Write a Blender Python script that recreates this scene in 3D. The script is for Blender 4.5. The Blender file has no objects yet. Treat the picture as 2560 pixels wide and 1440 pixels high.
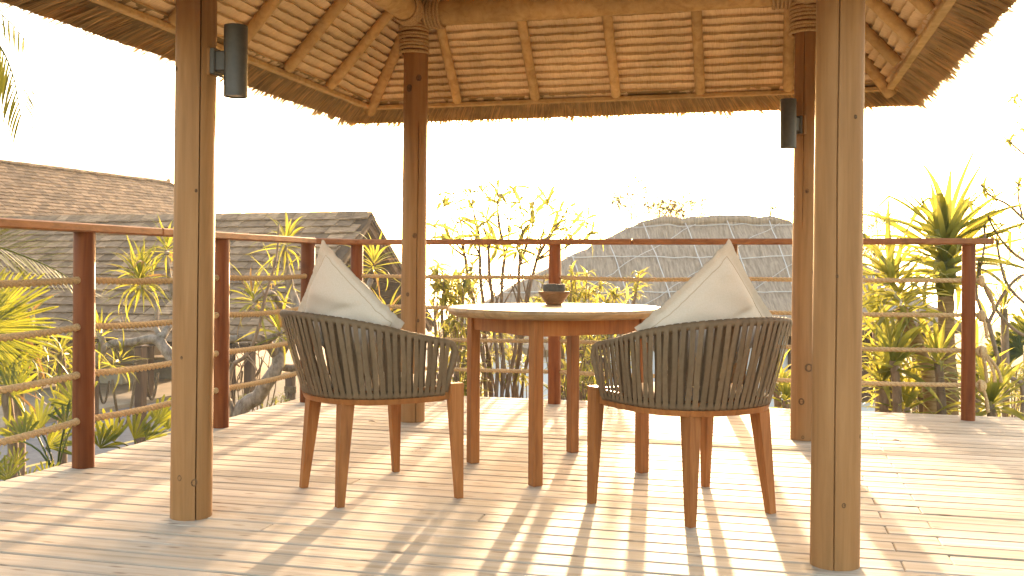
import bpy, bmesh, math, random
from mathutils import Vector, Matrix, Euler, noise
rnd = random.Random(7)
R_ = math.radians
SC = bpy.context.scene
COL = SC.collection

# ------------------------------------------------------------------ camera, sky, sun, exposure
CAM_H, FPX, ROLL, HORIZON = 0.94, 2500.0, 0.005, 665.0
cam_d = bpy.data.cameras.new('camera')
cam_d.sensor_width = 36.0
cam_d.lens = 36.0 * FPX / 2560.0
cam_d.shift_y = -(720.0 - HORIZON) / 2560.0
cam_d.clip_end = 60000.0
cam_d.clip_start = 0.05
cam = bpy.data.objects.new('camera', cam_d)
COL.objects.link(cam)
cam.matrix_world = Matrix.Translation((0, 0, CAM_H)) @ Euler((math.pi / 2, 0, 0)).to_matrix().to_4x4() @ Matrix.Rotation(ROLL, 4, 'Z')
SC.camera = cam
SC.cycles.diffuse_bounces = 8
SC.cycles.max_bounces = 14

SUN_EL, SUN_AZ = R_(8.9), R_(8.2)          # azimuth from +Y towards +X
world = bpy.data.worlds.new('World')
SC.world = world
world.use_nodes = True
wn = world.node_tree
sky = wn.nodes.new('ShaderNodeTexSky')
sky.sky_type = 'NISHITA'
sky.sun_disc = False
sky.sun_elevation = SUN_EL
sky.sun_rotation = SUN_AZ
sky.altitude = 0
sky.air_density = 1.0
sky.dust_density = 3.0
sky.ozone_density = 1.0
bgn = wn.nodes['Background']
wn.links.new(sky.outputs[0], bgn.inputs[0])
bgn.inputs[1].default_value = 0.15
sun_d = bpy.data.lights.new('sun', 'SUN')
sun_d.energy = 2.0
sun_d.angle = R_(0.9)
sun_d.color = (1.0, 0.83, 0.60)
sun = bpy.data.objects.new('sun', sun_d)
COL.objects.link(sun)
sdir = Vector((math.sin(SUN_AZ) * math.cos(SUN_EL), math.cos(SUN_AZ) * math.cos(SUN_EL), math.sin(SUN_EL)))
sun.rotation_euler = sdir.to_track_quat('Z', 'Y').to_euler()
sun.location = (3, 20, 12)
SC.view_settings.view_transform = 'Standard'
SC.view_settings.look = 'None'
SC.view_settings.gamma = 1.0
SC.view_settings.use_curve_mapping = False
SC.view_settings.exposure = 3.32
SC.view_settings.use_white_balance = True
SC.view_settings.white_balance_temperature = 7900
SC.view_settings.white_balance_tint = 18

# ------------------------------------------------------------------ helpers
def at(px, py, Y):
    """world point that lies at depth Y in the direction of photo pixel (px, py)"""
    du, dv = (px - 1280) / FPX, (py - HORIZON) / FPX
    return Vector(((du + ROLL * dv) * Y, Y, CAM_H - (dv - ROLL * du) * Y))

A_ = R_(14.4)
E1 = Vector((math.cos(A_), -math.sin(A_), 0))
E2 = Vector((math.sin(A_), math.cos(A_), 0))
ORG = Vector((-1.194, 3.736, 0))
def D(p, q, z=0.0):
    return ORG + E1 * p + E2 * q + Vector((0, 0, z))

def tag(o, label=None, cat=None, group=None, kind=None):
    if label: o['label'] = label
    if cat: o['category'] = cat
    if group: o['group'] = group
    if kind: o['kind'] = kind
    return o

def thing(name, label, cat, loc=(0, 0, 0), group=None, rotz=0.0):
    o = bpy.data.objects.new(name, None)
    o.empty_display_size = 0.1
    COL.objects.link(o)
    o.location = loc
    o.rotation_euler = (0, 0, rotz)
    return tag(o, label, cat, group)

def root_loc(o):
    v = Vector((0, 0, 0))
    while o is not None:
        v += o.location
        o = o.parent
    return v

def link_mesh(name, me, mat, parent=None, kind=None):
    o = bpy.data.objects.new(name, me)
    COL.objects.link(o)
    if mat is not None and not me.materials:
        me.materials.append(mat)
    if parent: o.parent = parent
    if kind: o['kind'] = kind
    return o

class MB:
    """collects faces of ONE mesh"""
    def __init__(s):
        s.v, s.f = [], []
    def add(s, vs, fs):
        n = len(s.v)
        s.v.extend(Vector(v) for v in vs)
        s.f.extend(tuple(i + n for i in f) for f in fs)
        return s
    def box(s, c, ex, ey, ez):
        """box from centre and three half-extent vectors"""
        c, ex, ey, ez = Vector(c), Vector(ex), Vector(ey), Vector(ez)
        vs = [c + ex * a + ey * b + ez * d for d in (-1, 1) for b in (-1, 1) for a in (-1, 1)]
        return s.add(vs, [(0, 2, 3, 1), (4, 5, 7, 6), (0, 1, 5, 4), (2, 6, 7, 3), (0, 4, 6, 2), (1, 3, 7, 5)])
    def bbox(s, c, ex, ey, ez, b=0.004):
        """box with chamfered edges along ez"""
        c, ex, ey, ez = Vector(c), Vector(ex), Vector(ey), Vector(ez)
        lx, ly, lz = ex.length, ey.length, ez.length
        ux, uy, uz = ex / lx, ey / ly, ez / lz
        prof = [(-lx + b, -ly), (lx - b, -ly), (lx, -ly + b), (lx, ly - b), (lx - b, ly), (-lx + b, ly), (-lx, ly - b), (-lx, -ly + b)]
        rings = []
        for z, k in ((-lz, 1), (-lz + b, 0), (lz - b, 0), (lz, 1)):
            sx, sy = (lx - b) / lx if k else 1, (ly - b) / ly if k else 1
            rings.append([c + ux * (a * sx) + uy * (d * sy) + uz * z for a, d in prof])
        return s.rings(rings)
    def rings(s, rings, cap=True, close=False):
        n = len(rings[0]); vs = [v for r in rings for v in r]; fs = []
        m = len(rings)
        for i in range(m if close else m - 1):
            j = (i + 1) % m
            for k in range(n):
                l = (k + 1) % n
                fs.append((i * n + k, i * n + l, j * n + l, j * n + k))
        if cap and not close:
            fs.append(tuple(reversed(range(n))))
            fs.append(tuple((m - 1) * n + k for k in range(n)))
        return s.add(vs, fs)
    def tube(s, pts, rad, n=8, cap=True, close=False, squash=1.0):
        pts = [Vector(p) for p in pts]
        m = len(pts)
        if not hasattr(rad, '__len__'): rad = [rad] * m
        up = Vector((0, 0, 1)); rings = []; prev = None
        for i, p in enumerate(pts):
            if close: t = pts[(i + 1) % m] - pts[i - 1]
            else: t = pts[min(i + 1, m - 1)] - pts[max(i - 1, 0)]
            t.normalize()
            if prev is None:
                a = t.cross(up)
                if a.length < 0.05: a = t.cross(Vector((1, 0, 0)))
            else:
                a = prev - t * prev.dot(t)
            a.normalize(); prev = a
            b = t.cross(a)
            rings.append([p + (a * math.cos(2 * math.pi * k / n) + b * math.sin(2 * math.pi * k / n) * squash) * rad[i] for k in range(n)])
        return s.rings(rings, cap, close)
    def quad(s, a, b, c, d):
        return s.add([a, b, c, d], [(0, 1, 2, 3)])
    def lathe(s, c, prof, n=32):
        c = Vector(c)
        return s.rings([[c + Vector((r * math.cos(2 * math.pi * k / n), r * math.sin(2 * math.pi * k / n), z)) for k in range(n)] for r, z in prof])
    def build(s, name, mat, parent=None, smooth=False, kind=None, world=True, angle=None):
        off = root_loc(parent) if (parent is not None and world) else Vector((0, 0, 0))
        me = bpy.data.meshes.new(name)
        me.from_pydata([tuple(v - off) for v in s.v], [], s.f)
        if smooth:
            me.shade_smooth()
            if angle: me.set_sharp_from_angle(angle=R_(angle))
        me.update()
        return link_mesh(name, me, mat, parent, kind)
    def mesh(s, name, mat, smooth=False):
        me = bpy.data.meshes.new(name)
        me.from_pydata([tuple(v) for v in s.v], [], s.f)
        if smooth: me.shade_smooth()
        if mat: me.materials.append(mat)
        return me

# ------------------------------------------------------------------ materials
def new_mat(name):
    m = bpy.data.materials.new(name)
    m.use_nodes = True
    return m, m.node_tree, m.node_tree.nodes['Principled BSDF']

def N(nt, typ, **kw):
    n = nt.nodes.new(typ)
    for k, v in kw.items():
        if k == 'op': n.operation = v
        elif k.startswith('i_'):
            key = k[2:]
            n.inputs[int(key) if key.isdigit() else key.replace('_', ' ')].default_value = v
        else: setattr(n, k, v)
    return n

def ramp(nt, stops):
    r = nt.nodes.new('ShaderNodeValToRGB')
    el = r.color_ramp.elements
    while len(el) < len(stops): el.new(0.5)
    for e, (p, c) in zip(el, stops):
        e.position = p; e.color = (*c, 1)
    return r

def mixc(nt, a, b, fac, mode='MIX'):
    m = nt.nodes.new('ShaderNodeMix'); m.data_type = 'RGBA'; m.blend_type = mode
    for sock, val in ((m.inputs[0], fac), (m.inputs[6], a), (m.inputs[7], b)):
        if hasattr(val, 'is_linked'): nt.links.new(val, sock)
        elif isinstance(val, (int, float)): sock.default_value = val
        else: sock.default_value = (*val, 1)
    return m.outputs[2]

def coords(nt, scale, space='Object', per_object=True):
    tc = N(nt, 'ShaderNodeTexCoord')
    vec = tc.outputs[space]
    if per_object:
        oi = N(nt, 'ShaderNodeObjectInfo')
        ml = N(nt, 'ShaderNodeMath', op='MULTIPLY', i_1=37.0)
        nt.links.new(oi.outputs['Random'], ml.inputs[0])
        ad = N(nt, 'ShaderNodeVectorMath', op='ADD')
        nt.links.new(vec, ad.inputs[0]); nt.links.new(ml.outputs[0], ad.inputs[1])
        vec = ad.outputs[0]
    mp = N(nt, 'ShaderNodeMapping')
    mp.inputs['Scale'].default_value = scale
    nt.links.new(vec, mp.inputs[0])
    return mp.outputs[0]

def wood(name, dark, mid, light, scale=(30, 30, 2), rough=0.6, var=0.25, knots=0.5, bump=0.15, spec=0.3, kscale=None, knot_col=None, flat_knots=False):
    m, nt, bs = new_mat(name)
    v = coords(nt, scale)
    n1 = N(nt, 'ShaderNodeTexNoise', i_Scale=1.0, i_Detail=5.0, i_Roughness=0.62, i_Distortion=0.6)
    nt.links.new(v, n1.inputs['Vector'])
    r = ramp(nt, [(0.3, dark), (0.5, mid), (0.72, light)])
    nt.links.new(n1.outputs[0], r.inputs[0])
    col = r.outputs[0]
    # broad tone patches
    v2 = coords(nt, tuple(s * 0.12 for s in scale))
    n2 = N(nt, 'ShaderNodeTexNoise', i_Scale=1.0, i_Detail=3.0)
    nt.links.new(v2, n2.inputs['Vector'])
    r2 = ramp(nt, [(0.32, (1 - var, 1 - var, 1 - var * 1.1)), (0.68, (1 + var * 0.5,) * 3)])
    nt.links.new(n2.outputs[0], r2.inputs[0])
    col = mixc(nt, col, r2.outputs[0], 1.0, 'MULTIPLY')
    # piece to piece tone
    oi = N(nt, 'ShaderNodeObjectInfo')
    r3 = ramp(nt, [(0.0, (1 - var * 0.7, 1 - var * 0.75, 1 - var * 0.85)), (0.5, (1, 1, 1)), (1.0, (1 + var * 0.3,) * 3)])
    nt.links.new(oi.outputs['Random'], r3.inputs[0])
    col = mixc(nt, col, r3.outputs[0], 1.0, 'MULTIPLY')
    if knots:
        ks = kscale or tuple(max(1.5, s * 0.09) if s > 10 else s * 1.6 for s in scale)
        v3 = coords(nt, ks)
        vo = N(nt, 'ShaderNodeTexVoronoi', i_Scale=1.0)
        if flat_knots: vo.voronoi_dimensions = '2D'
        nt.links.new(v3, vo.inputs['Vector'])
        rk = ramp(nt, [(0.0, (1, 1, 1)), (0.05, (0.7,) * 3), (0.10, (0, 0, 0))])
        nt.links.new(vo.outputs['Distance'], rk.inputs[0])
        mk = N(nt, 'ShaderNodeMath', op='MULTIPLY', i_1=knots)
        nt.links.new(rk.outputs[0], mk.inputs[0])
        col = mixc(nt, col, knot_col or tuple(c * 0.35 for c in dark), mk.outputs[0])
    nt.links.new(col, bs.inputs['Base Color'])
    bs.inputs['Roughness'].default_value = rough
    bs.inputs['Specular IOR Level'].default_value = spec
    bp = N(nt, 'ShaderNodeBump', i_Strength=bump, i_Distance=0.01)
    nt.links.new(n1.outputs[0], bp.inputs['Height'])
    nt.links.new(bp.outputs[0], bs.inputs['Normal'])
    return m

def noisy(name, c1, c2, scale=(8, 8, 8), rough=0.8, bump=0.3, dist=0.01, spec=0.2, island=False, detail=6.0, var=0.3, lo=0.35, hi=0.65):
    m, nt, bs = new_mat(name)
    v = coords(nt, scale)
    n1 = N(nt, 'ShaderNodeTexNoise', i_Scale=1.0, i_Detail=detail, i_Roughness=0.65)
    nt.links.new(v, n1.inputs['Vector'])
    r = ramp(nt, [(lo, c1), (hi, c2)])
    nt.links.new(n1.outputs[0], r.inputs[0])
    col = r.outputs[0]
    g = N(nt, 'ShaderNodeNewGeometry') if island else N(nt, 'ShaderNodeObjectInfo')
    src = g.outputs['Random Per Island'] if island else g.outputs['Random']
    if island == 'both':
        oi = N(nt, 'ShaderNodeObjectInfo')
        ad = N(nt, 'ShaderNodeMath', op='ADD'); fr = N(nt, 'ShaderNodeMath', op='FRACT')
        nt.links.new(src, ad.inputs[0]); nt.links.new(oi.outputs['Random'], ad.inputs[1]); nt.links.new(ad.outputs[0], fr.inputs[0])
        src = fr.outputs[0]
    r3 = ramp(nt, [(0.0, (1 - var,) * 3), (1.0, (1 + var * 0.6,) * 3)])
    nt.links.new(src, r3.inputs[0])
    col = mixc(nt, col, r3.outputs[0], 1.0, 'MULTIPLY')
    nt.links.new(col, bs.inputs['Base Color'])
    bs.inputs['Roughness'].default_value = rough
    bs.inputs['Specular IOR Level'].default_value = spec
    if bump:
        bp = N(nt, 'ShaderNodeBump', i_Strength=bump, i_Distance=dist)
        nt.links.new(n1.outputs[0], bp.inputs['Height'])
        nt.links.new(bp.outputs[0], bs.inputs['Normal'])
    return m

def leafy(name, c_refl, c_trans, trans=0.55, island=True, var=0.45, dry=None):
    m, nt, bs = new_mat(name)
    out = nt.nodes['Material Output']
    g = N(nt, 'ShaderNodeNewGeometry'); oi = N(nt, 'ShaderNodeObjectInfo')
    ad = N(nt, 'ShaderNodeMath', op='ADD'); fr = N(nt, 'ShaderNodeMath', op='FRACT')
    nt.links.new(g.outputs['Random Per Island'], ad.inputs[0]); nt.links.new(oi.outputs['Random'], ad.inputs[1])
    nt.links.new(ad.outputs[0], fr.inputs[0])
    v = coords(nt, (6, 6, 6))
    n1 = N(nt, 'ShaderNodeTexNoise', i_Scale=1.0, i_Detail=3.0)
    nt.links.new(v, n1.inputs['Vector'])
    r3 = ramp(nt, [(0.0, (1 - var, 1 - var * 0.9, 1 - var)), (0.6, (1, 1, 1)), (1.0, (1 + var * 0.6, 1 + var * 0.35, 1))])
    nt.links.new(fr.outputs[0], r3.inputs[0])
    r4 = ramp(nt, [(0.3, (0.8,) * 3), (0.7, (1.15,) * 3)])
    nt.links.new(n1.outputs[0], r4.inputs[0])
    tint = mixc(nt, r3.outputs[0], r4.outputs[0], 1.0, 'MULTIPLY')
    ca = mixc(nt, c_refl, tint, 1.0, 'MULTIPLY')
    cb = mixc(nt, c_trans, tint, 1.0, 'MULTIPLY')
    if dry:
        gt = N(nt, 'ShaderNodeMath', op='GREATER_THAN', i_1=1.0 - dry)
        nt.links.new(fr.outputs[0], gt.inputs[0])
        ca = mixc(nt, ca, (0.22, 0.14, 0.06), gt.outputs[0]); cb = mixc(nt, cb, (0.30, 0.17, 0.06), gt.outputs[0])
    nt.links.new(ca, bs.inputs['Base Color'])
    bs.inputs['Roughness'].default_value = 0.45
    bs.inputs['Specular IOR Level'].default_value = 0.35
    tr = N(nt, 'ShaderNodeBsdfTranslucent')
    nt.links.new(cb, tr.inputs[0])
    mx = N(nt, 'ShaderNodeMixShader', i_0=trans)
    nt.links.new(bs.outputs[0], mx.inputs[1]); nt.links.new(tr.outputs[0], mx.inputs[2])
    nt.links.new(mx.outputs[0], out.inputs['Surface'])
    return m

M = {}
M['deck'] = wood('pale_deck_wood', (0.305, 0.228, 0.155), (0.395, 0.313, 0.232), (0.45, 0.37, 0.287), scale=(2.2, 38, 38), rough=0.72, var=0.22, knots=0.75, bump=0.12, spec=0.12, kscale=(3.0, 11, 9), knot_col=(0.13, 0.07, 0.035), flat_knots=True)
M['post'] = wood('peeled_log', (0.205, 0.093, 0.030), (0.252, 0.117, 0.040), (0.30, 0.147, 0.055), scale=(30, 30, 1.6), rough=0.65, var=0.12, knots=0.0, bump=0.2, kscale=(5.5, 5.5, 2.1), knot_col=(0.12, 0.06, 0.03))
M['knot'] = noisy('dark_knot', (0.07, 0.035, 0.015), (0.16, 0.08, 0.035), scale=(90, 90, 90), rough=0.7)
M['pole'] = wood('peeled_pole', (0.42, 0.25, 0.10), (0.54, 0.345, 0.15), (0.62, 0.415, 0.20), scale=(20, 20, 20), rough=0.6, var=0.25, knots=0.5, bump=0.1)
M['red'] = wood('red_timber', (0.115, 0.027, 0.007), (0.20, 0.052, 0.014), (0.27, 0.078, 0.022), scale=(26, 26, 1.6), rough=0.55, var=0.3, knots=0.6, bump=0.1, spec=0.15)
M['rail'] = wood('red_handrail', (0.19, 0.062, 0.020), (0.275, 0.095, 0.032), (0.345, 0.13, 0.046), scale=(12, 12, 40), rough=0.5, var=0.15, knots=0.4, bump=0.08, spec=0.25)
M['teak'] = wood('oiled_teak', (0.19, 0.064, 0.018), (0.275, 0.098, 0.029), (0.345, 0.138, 0.044), scale=(40, 40, 3), rough=0.5, var=0.2, knots=0.0, bump=0.05, spec=0.2)
M['top'] = wood('weathered_teak', (0.20, 0.118, 0.052), (0.265, 0.165, 0.078), (0.31, 0.205, 0.107), scale=(3, 40, 40), rough=0.5, var=0.2, knots=0.2, bump=0.05, spec=0.3)
M['brown'] = wood('dark_brown_timber', (0.040, 0.018, 0.008), (0.065, 0.029, 0.013), (0.09, 0.043, 0.02), scale=(20, 20, 1.5), rough=0.6, var=0.3, knots=0.2)
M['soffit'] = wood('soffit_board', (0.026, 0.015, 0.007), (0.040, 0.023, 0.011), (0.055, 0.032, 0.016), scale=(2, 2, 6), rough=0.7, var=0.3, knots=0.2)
M['shingle'] = noisy('weathered_shingle', (0.125, 0.071, 0.036), (0.27, 0.172, 0.10), scale=(3, 14, 14), rough=0.8, bump=0.3, island='both', var=0.45)
M['shingle_under'] = noisy('roof_felt', (0.035, 0.022, 0.014), (0.06, 0.038, 0.024), rough=0.9)
M['rope'] = noisy('manila_rope', (0.33, 0.20, 0.09), (0.56, 0.38, 0.20), scale=(160, 160, 160), rough=0.85, bump=0.4, dist=0.003, var=0.15)
M['old_rope'] = noisy('dark_old_rope', (0.06, 0.036, 0.017), (0.12, 0.075, 0.038), scale=(40, 40, 40), rough=0.9)
M['net'] = noisy('pale_net_rope', (0.36, 0.32, 0.28), (0.46, 0.42, 0.37), scale=(40, 40, 40), rough=0.85, var=0.1)
M['strap'] = noisy('taupe_strap', (0.112, 0.071, 0.038), (0.142, 0.093, 0.052), scale=(60, 60, 60), rough=0.65, bump=0.08, dist=0.002, var=0.12)
M['cloth'] = noisy('cream_canvas', (0.49, 0.405, 0.315), (0.54, 0.455, 0.36), scale=(220, 220, 220), rough=0.9, bump=0.12, dist=0.002, var=0.04)
M['seam'] = noisy('seam_thread', (0.35, 0.26, 0.17), (0.42, 0.32, 0.22), rough=0.9)
M['black'] = noisy('dark_bronze_paint', (0.042, 0.035, 0.028), (0.055, 0.046, 0.037), scale=(30, 30, 30), rough=0.42, bump=0.02, spec=0.4, var=0.05)
M['glass'] = noisy('frosted_lens', (0.5, 0.46, 0.4), (0.6, 0.55, 0.48), rough=0.3, bump=0)
M['bowl'] = wood('dark_bowl_wood', (0.15, 0.065, 0.03), (0.24, 0.11, 0.05), (0.32, 0.16, 0.08), scale=(20, 20, 60), rough=0.4, var=0.2, knots=0.0)
M['stone'] = noisy('dark_stone', (0.05, 0.043, 0.036), (0.085, 0.073, 0.06), scale=(40, 40, 40), rough=0.6)
M['bark'] = noisy('grey_bark', (0.17, 0.13, 0.095), (0.40, 0.34, 0.28), scale=(25, 25, 12), rough=0.9, bump=0.6, dist=0.02)
M['twig'] = noisy('brown_stem', (0.14, 0.095, 0.06), (0.27, 0.19, 0.13), scale=(30, 30, 10), rough=0.85, bump=0.4)
M['ringbark'] = noisy('ringed_bark', (0.20, 0.115, 0.05), (0.40, 0.26, 0.13), scale=(12, 12, 60), rough=0.9, bump=0.5, dist=0.01)
M['pand'] = leafy('pandanus_leaf', (0.095, 0.12, 0.025), (0.42, 0.39, 0.07), 0.48)
M['drac'] = leafy('rosette_leaf', (0.10, 0.13, 0.045), (0.38, 0.35, 0.05), 0.45, dry=0.08)
M['fan'] = leafy('fan_leaf', (0.075, 0.105, 0.03), (0.24, 0.24, 0.02), 0.40)
M['frond'] = leafy('frond_leaf', (0.085, 0.11, 0.025), (0.31, 0.28, 0.04), 0.43)
M['dark_frond'] = leafy('dark_frond_leaf', (0.045, 0.07, 0.02), (0.14, 0.14, 0.015), 0.35)  # deeper green leaf for the dark palms
M['lance'] = leafy('lance_leaf', (0.12, 0.135, 0.04), (0.50, 0.45, 0.10), 0.53)
M['bush'] = leafy('bush_leaf', (0.075, 0.105, 0.035), (0.20, 0.20, 0.03), 0.4)
M['far'] = leafy('haze_tinted_leaf', (0.14, 0.12, 0.055), (0.26, 0.21, 0.09), 0.45)  # faded leaf colour with the distance haze and glare painted in
M['wall'] = noisy('grey_render', (0.50, 0.50, 0.50), (0.58, 0.58, 0.58), scale=(2, 2, 2), rough=0.9, var=0.05)
M['road'] = noisy('asphalt', (0.10, 0.095, 0.09), (0.15, 0.14, 0.13), scale=(3, 3, 3), rough=0.9, bump=0.2, var=0)
M['pave'] = noisy('tan_paving', (0.20, 0.145, 0.09), (0.27, 0.20, 0.13), scale=(1.5, 1.5, 1.5), rough=0.9, var=0)
M['line'] = noisy('yellow_road_paint', (0.55, 0.36, 0.10), (0.65, 0.45, 0.14), scale=(9, 9, 9), rough=0.8, var=0)
M['soil'] = noisy('hillside_soil', (0.10, 0.085, 0.045), (0.22, 0.19, 0.10), scale=(1.2, 1.2, 1.2), rough=0.95, bump=0.6, dist=0.1, var=0)
M['bench'] = noisy('grey_bench', (0.22, 0.185, 0.145), (0.28, 0.24, 0.19), scale=(4, 4, 4), rough=0.85)

def thatch_mat(name, c1, c2, c3, axis):
    """dry grass laid along `axis` (0, 1 or 2 of object space; here world-aligned by rotation of the mapping)"""
    m, nt, bs = new_mat(name)
    tc = N(nt, 'ShaderNodeTexCoord')
    mp = N(nt, 'ShaderNodeMapping')
    mp.inputs['Rotation'].default_value = (0, 0, A_)
    nt.links.new(tc.outputs['Object'], mp.inputs[0])
    sc = N(nt, 'ShaderNodeVectorMath', op='MULTIPLY')
    sc.inputs[1].default_value = axis
    nt.links.new(mp.outputs[0], sc.inputs[0])
    n1 = N(nt, 'ShaderNodeTexNoise', i_Scale=1.0, i_Detail=4.0, i_Roughness=0.7)
    nt.links.new(sc.outputs[0], n1.inputs['Vector'])
    r = ramp(nt, [(0.30, c1), (0.5, c2), (0.70, c3)])
    nt.links.new(n1.outputs[0], r.inputs[0])
    n2 = N(nt, 'ShaderNodeTexNoise', i_Scale=3.0, i_Detail=3.0)
    nt.links.new(tc.outputs['Object'], n2.inputs['Vector'])
    r2 = ramp(nt, [(0.35, (0.8, 0.78, 0.74)), (0.65, (1.1, 1.1, 1.1))])
    nt.links.new(n2.outputs[0], r2.inputs[0])
    col = mixc(nt, r.outputs[0], r2.outputs[0], 1.0, 'MULTIPLY')
    g = N(nt, 'ShaderNodeNewGeometry')
    r3 = ramp(nt, [(0.0, (0.72,) * 3), (1.0, (1.15,) * 3)])
    nt.links.new(g.outputs['Random Per Island'], r3.inputs[0])
    col = mixc(nt, col, r3.outputs[0], 1.0, 'MULTIPLY')
    nt.links.new(col, bs.inputs['Base Color'])
    bs.inputs['Roughness'].default_value = 0.8
    bs.inputs['Specular IOR Level'].default_value = 0.2
    bp = N(nt, 'ShaderNodeBump', i_Strength=0.4, i_Distance=0.005)
    nt.links.new(n1.outputs[0], bp.inputs['Height'])
    nt.links.new(bp.outputs[0], bs.inputs['Normal'])
    return m
TH = ((0.64, 0.46, 0.26), (0.78, 0.59, 0.36), (0.84, 0.67, 0.45))
M['thatch_e1'] = thatch_mat('thatch_along_depth', *TH, (170, 14, 14))     # rows that run along E1: straw runs along E2
M['thatch_e2'] = thatch_mat('thatch_along_width', *TH, (14, 170, 14))
M['straw'] = leafy('straw', (0.58, 0.40, 0.20), (0.62, 0.42, 0.20), 0.45, var=0.35)
M['grey_thatch'] = noisy('weathered_thatch', (0.205, 0.145, 0.098), (0.36, 0.265, 0.185), scale=(16, 2.2, 2.2), rough=0.9, bump=1.0, dist=0.06, var=0.05, detail=8.0)

# water
m, nt, bs = new_mat('sea_water')
bs.inputs['Base Color'].default_value = (0.10, 0.14, 0.15, 1)
bs.inputs['Roughness'].default_value = 0.18
bp = N(nt, 'ShaderNodeBump', i_Strength=0.6, i_Distance=0.5)
nz = N(nt, 'ShaderNodeTexNoise', i_Scale=0.25, i_Detail=6.0)
tcw = N(nt, 'ShaderNodeTexCoord')
nt.links.new(tcw.outputs['Object'], nz.inputs['Vector']); nt.links.new(nz.outputs[0], bp.inputs['Height']); nt.links.new(bp.outputs[0], bs.inputs['Normal'])
M['sea'] = m

# ------------------------------------------------------------------ ground, road, sea
DP0, DP1, DQ0, DQ1 = -1.12, 3.62, -5.6, 3.60       # deck rectangle in pavilion axes
def deck_dist(x, y):
    r = Vector((x, y, 0)) - ORG
    p, q = r.dot(E1), r.dot(E2)
    dx = max(DP0 - p, 0, p - DP1); dy = max(DQ0 - q, 0, q - DQ1)
    return math.hypot(dx, dy)
ROADZ = -3.2
def ground_z(x, y):
    d = deck_dist(x, y)
    z = ROADZ - 0.05 + 2.35 * math.exp(-(d / 3.4) ** 2)
    z += 0.12 * noise.noise(Vector((x * 0.35, y * 0.35, 0))) * min(1, max(0, 1.4 - d / 9))
    far = max(0.0, y - 75.0)
    return z - 0.14 * min(far, 70.0)
mb = MB()
xs = [-260, -160, -100, -70, -50, -40, -32] + [-28 + 0.7 * i for i in range(73)] + [26, 32, 40, 55, 80, 130, 220]
ys = [-40, -25, -15, -10] + [-7 + 0.7 * i for i in range(62)] + [40, 46, 54, 62, 70, 75, 85, 110, 160]
mb.add([(x, y, ground_z(x, y)) for y in ys for x in xs],
       [(j * len(xs) + i, j * len(xs) + i + 1, (j + 1) * len(xs) + i + 1, (j + 1) * len(xs) + i) for j in range(len(ys) - 1) for i in range(len(xs) - 1)])
tag(mb.build('ground', M['soil'], smooth=True), kind='structure')
mb = MB()
n = 48
mb.add([(0, 0, -12)] + [(4000 * math.cos(2 * math.pi * k / n), 4000 * math.sin(2 * math.pi * k / n), -12) for k in range(n)],
       [(0, k + 1, (k + 1) % n + 1) for k in range(n)])
tag(mb.build('sea', M['sea']), kind='structure')
G = Vector((0.322, 0.947, 0))                 # the road and the gable run this way
GR = Vector((0.947, -0.322, 0))               # to the right across the road
road0 = Vector((-9.2, 26.0, 0))
def road_strip(name, off0, off1, z, mat, a0=-40, a1=46, seg=1):
    mb = MB(); pts = []
    for i in range(seg + 1):
        t = a0 + (a1 - a0) * i / seg
        pts += [road0 + G * t + GR * off0 + Vector((0, 0, z)), road0 + G * t + GR * off1 + Vector((0, 0, z))]
    mb.add(pts, [(2 * i, 2 * i + 1, 2 * i + 3, 2 * i + 2) for i in range(seg)])
    return tag(mb.build(name, mat), kind='structure')
road_strip('road', -2.6, 4.6, ROADZ + 0.02, M['road'])
kerb = MB().box(road0 + GR * -2.75 + Vector((0, 0, ROADZ + 0.06)), G * 40, GR * 0.15, (0, 0, 0.07))
tag(kerb.build('kerb', M['pave']), kind='structure')
pav = MB().box(road0 + GR * -8.4 + Vector((0, 0, ROADZ + 0.05)), G * 40, GR * 5.5, (0, 0, 0.06))
tag(pav.build('pavement', M['pave']), kind='structure')
mb = MB()
for t0 in range(-38, 40, 5):
    a = road0 + G * t0 + GR * 1.2 + Vector((0, 0, ROADZ + 0.026))
    mb.quad(a, a + GR * 0.14, a + GR * 0.14 + G * 3.0, a + G * 3.0)
a = road0 + G * -38 + GR * 3.9 + Vector((0, 0, ROADZ + 0.026))
mb.quad(a, a + GR * 0.14, a + GR * 0.14 + G * 80, a + G * 80)
tag(mb.build('road_marking', M['line']), kind='structure')

# ------------------------------------------------------------------ deck
deck = tag(thing('deck', None, None), kind='structure')
PITCH, GAP = 0.113, 0.0105
def plank_mesh(L):
    mb = MB()
    mb.bbox((0, 0, 0), (L / 2, 0, 0), (0, (PITCH - GAP) / 2, 0), (0, 0, 0.014), b=0.0035)
    return mb
row = 0; q = DQ1 - PITCH / 2
cache = {}
while q > DQ0:
    joints = [2.50 if row % 2 else 2.66]
    if row % 7 == 4: joints.insert(0, 0.35)
    if row % 9 == 2: joints.insert(0, 1.05)
    if row % 11 == 5: joints.insert(0, -0.35)
    ends = [DP0] + joints + [DP1]
    for a, b in zip(ends[:-1], ends[1:]):
        L = round(b - a - 0.0018, 4)
        if L not in cache: cache[L] = plank_mesh(L).mesh('plank', M['deck'])
        o = link_mesh('plank', cache[L], None, deck)
        o.location = D((a + b) / 2, q, -0.014 + rnd.uniform(-0.0012, 0.0012))
        o.rotation_euler = (rnd.uniform(-.006, .006), 0, -A_ + rnd.uniform(-.0006, .0006))
    q -= PITCH; row += 1
mb = MB()
for p in [DP0 + 0.1 + 0.55 * i for i in range(9)]:
    mb.box(D(p, (DQ0 + DQ1) / 2, -0.108), E1 * 0.03, E2 * ((DQ1 - DQ0) / 2 - 0.06), (0, 0, 0.078))
mb.build('joist', M['brown'], deck, kind='stuff')
mb = MB()
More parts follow.
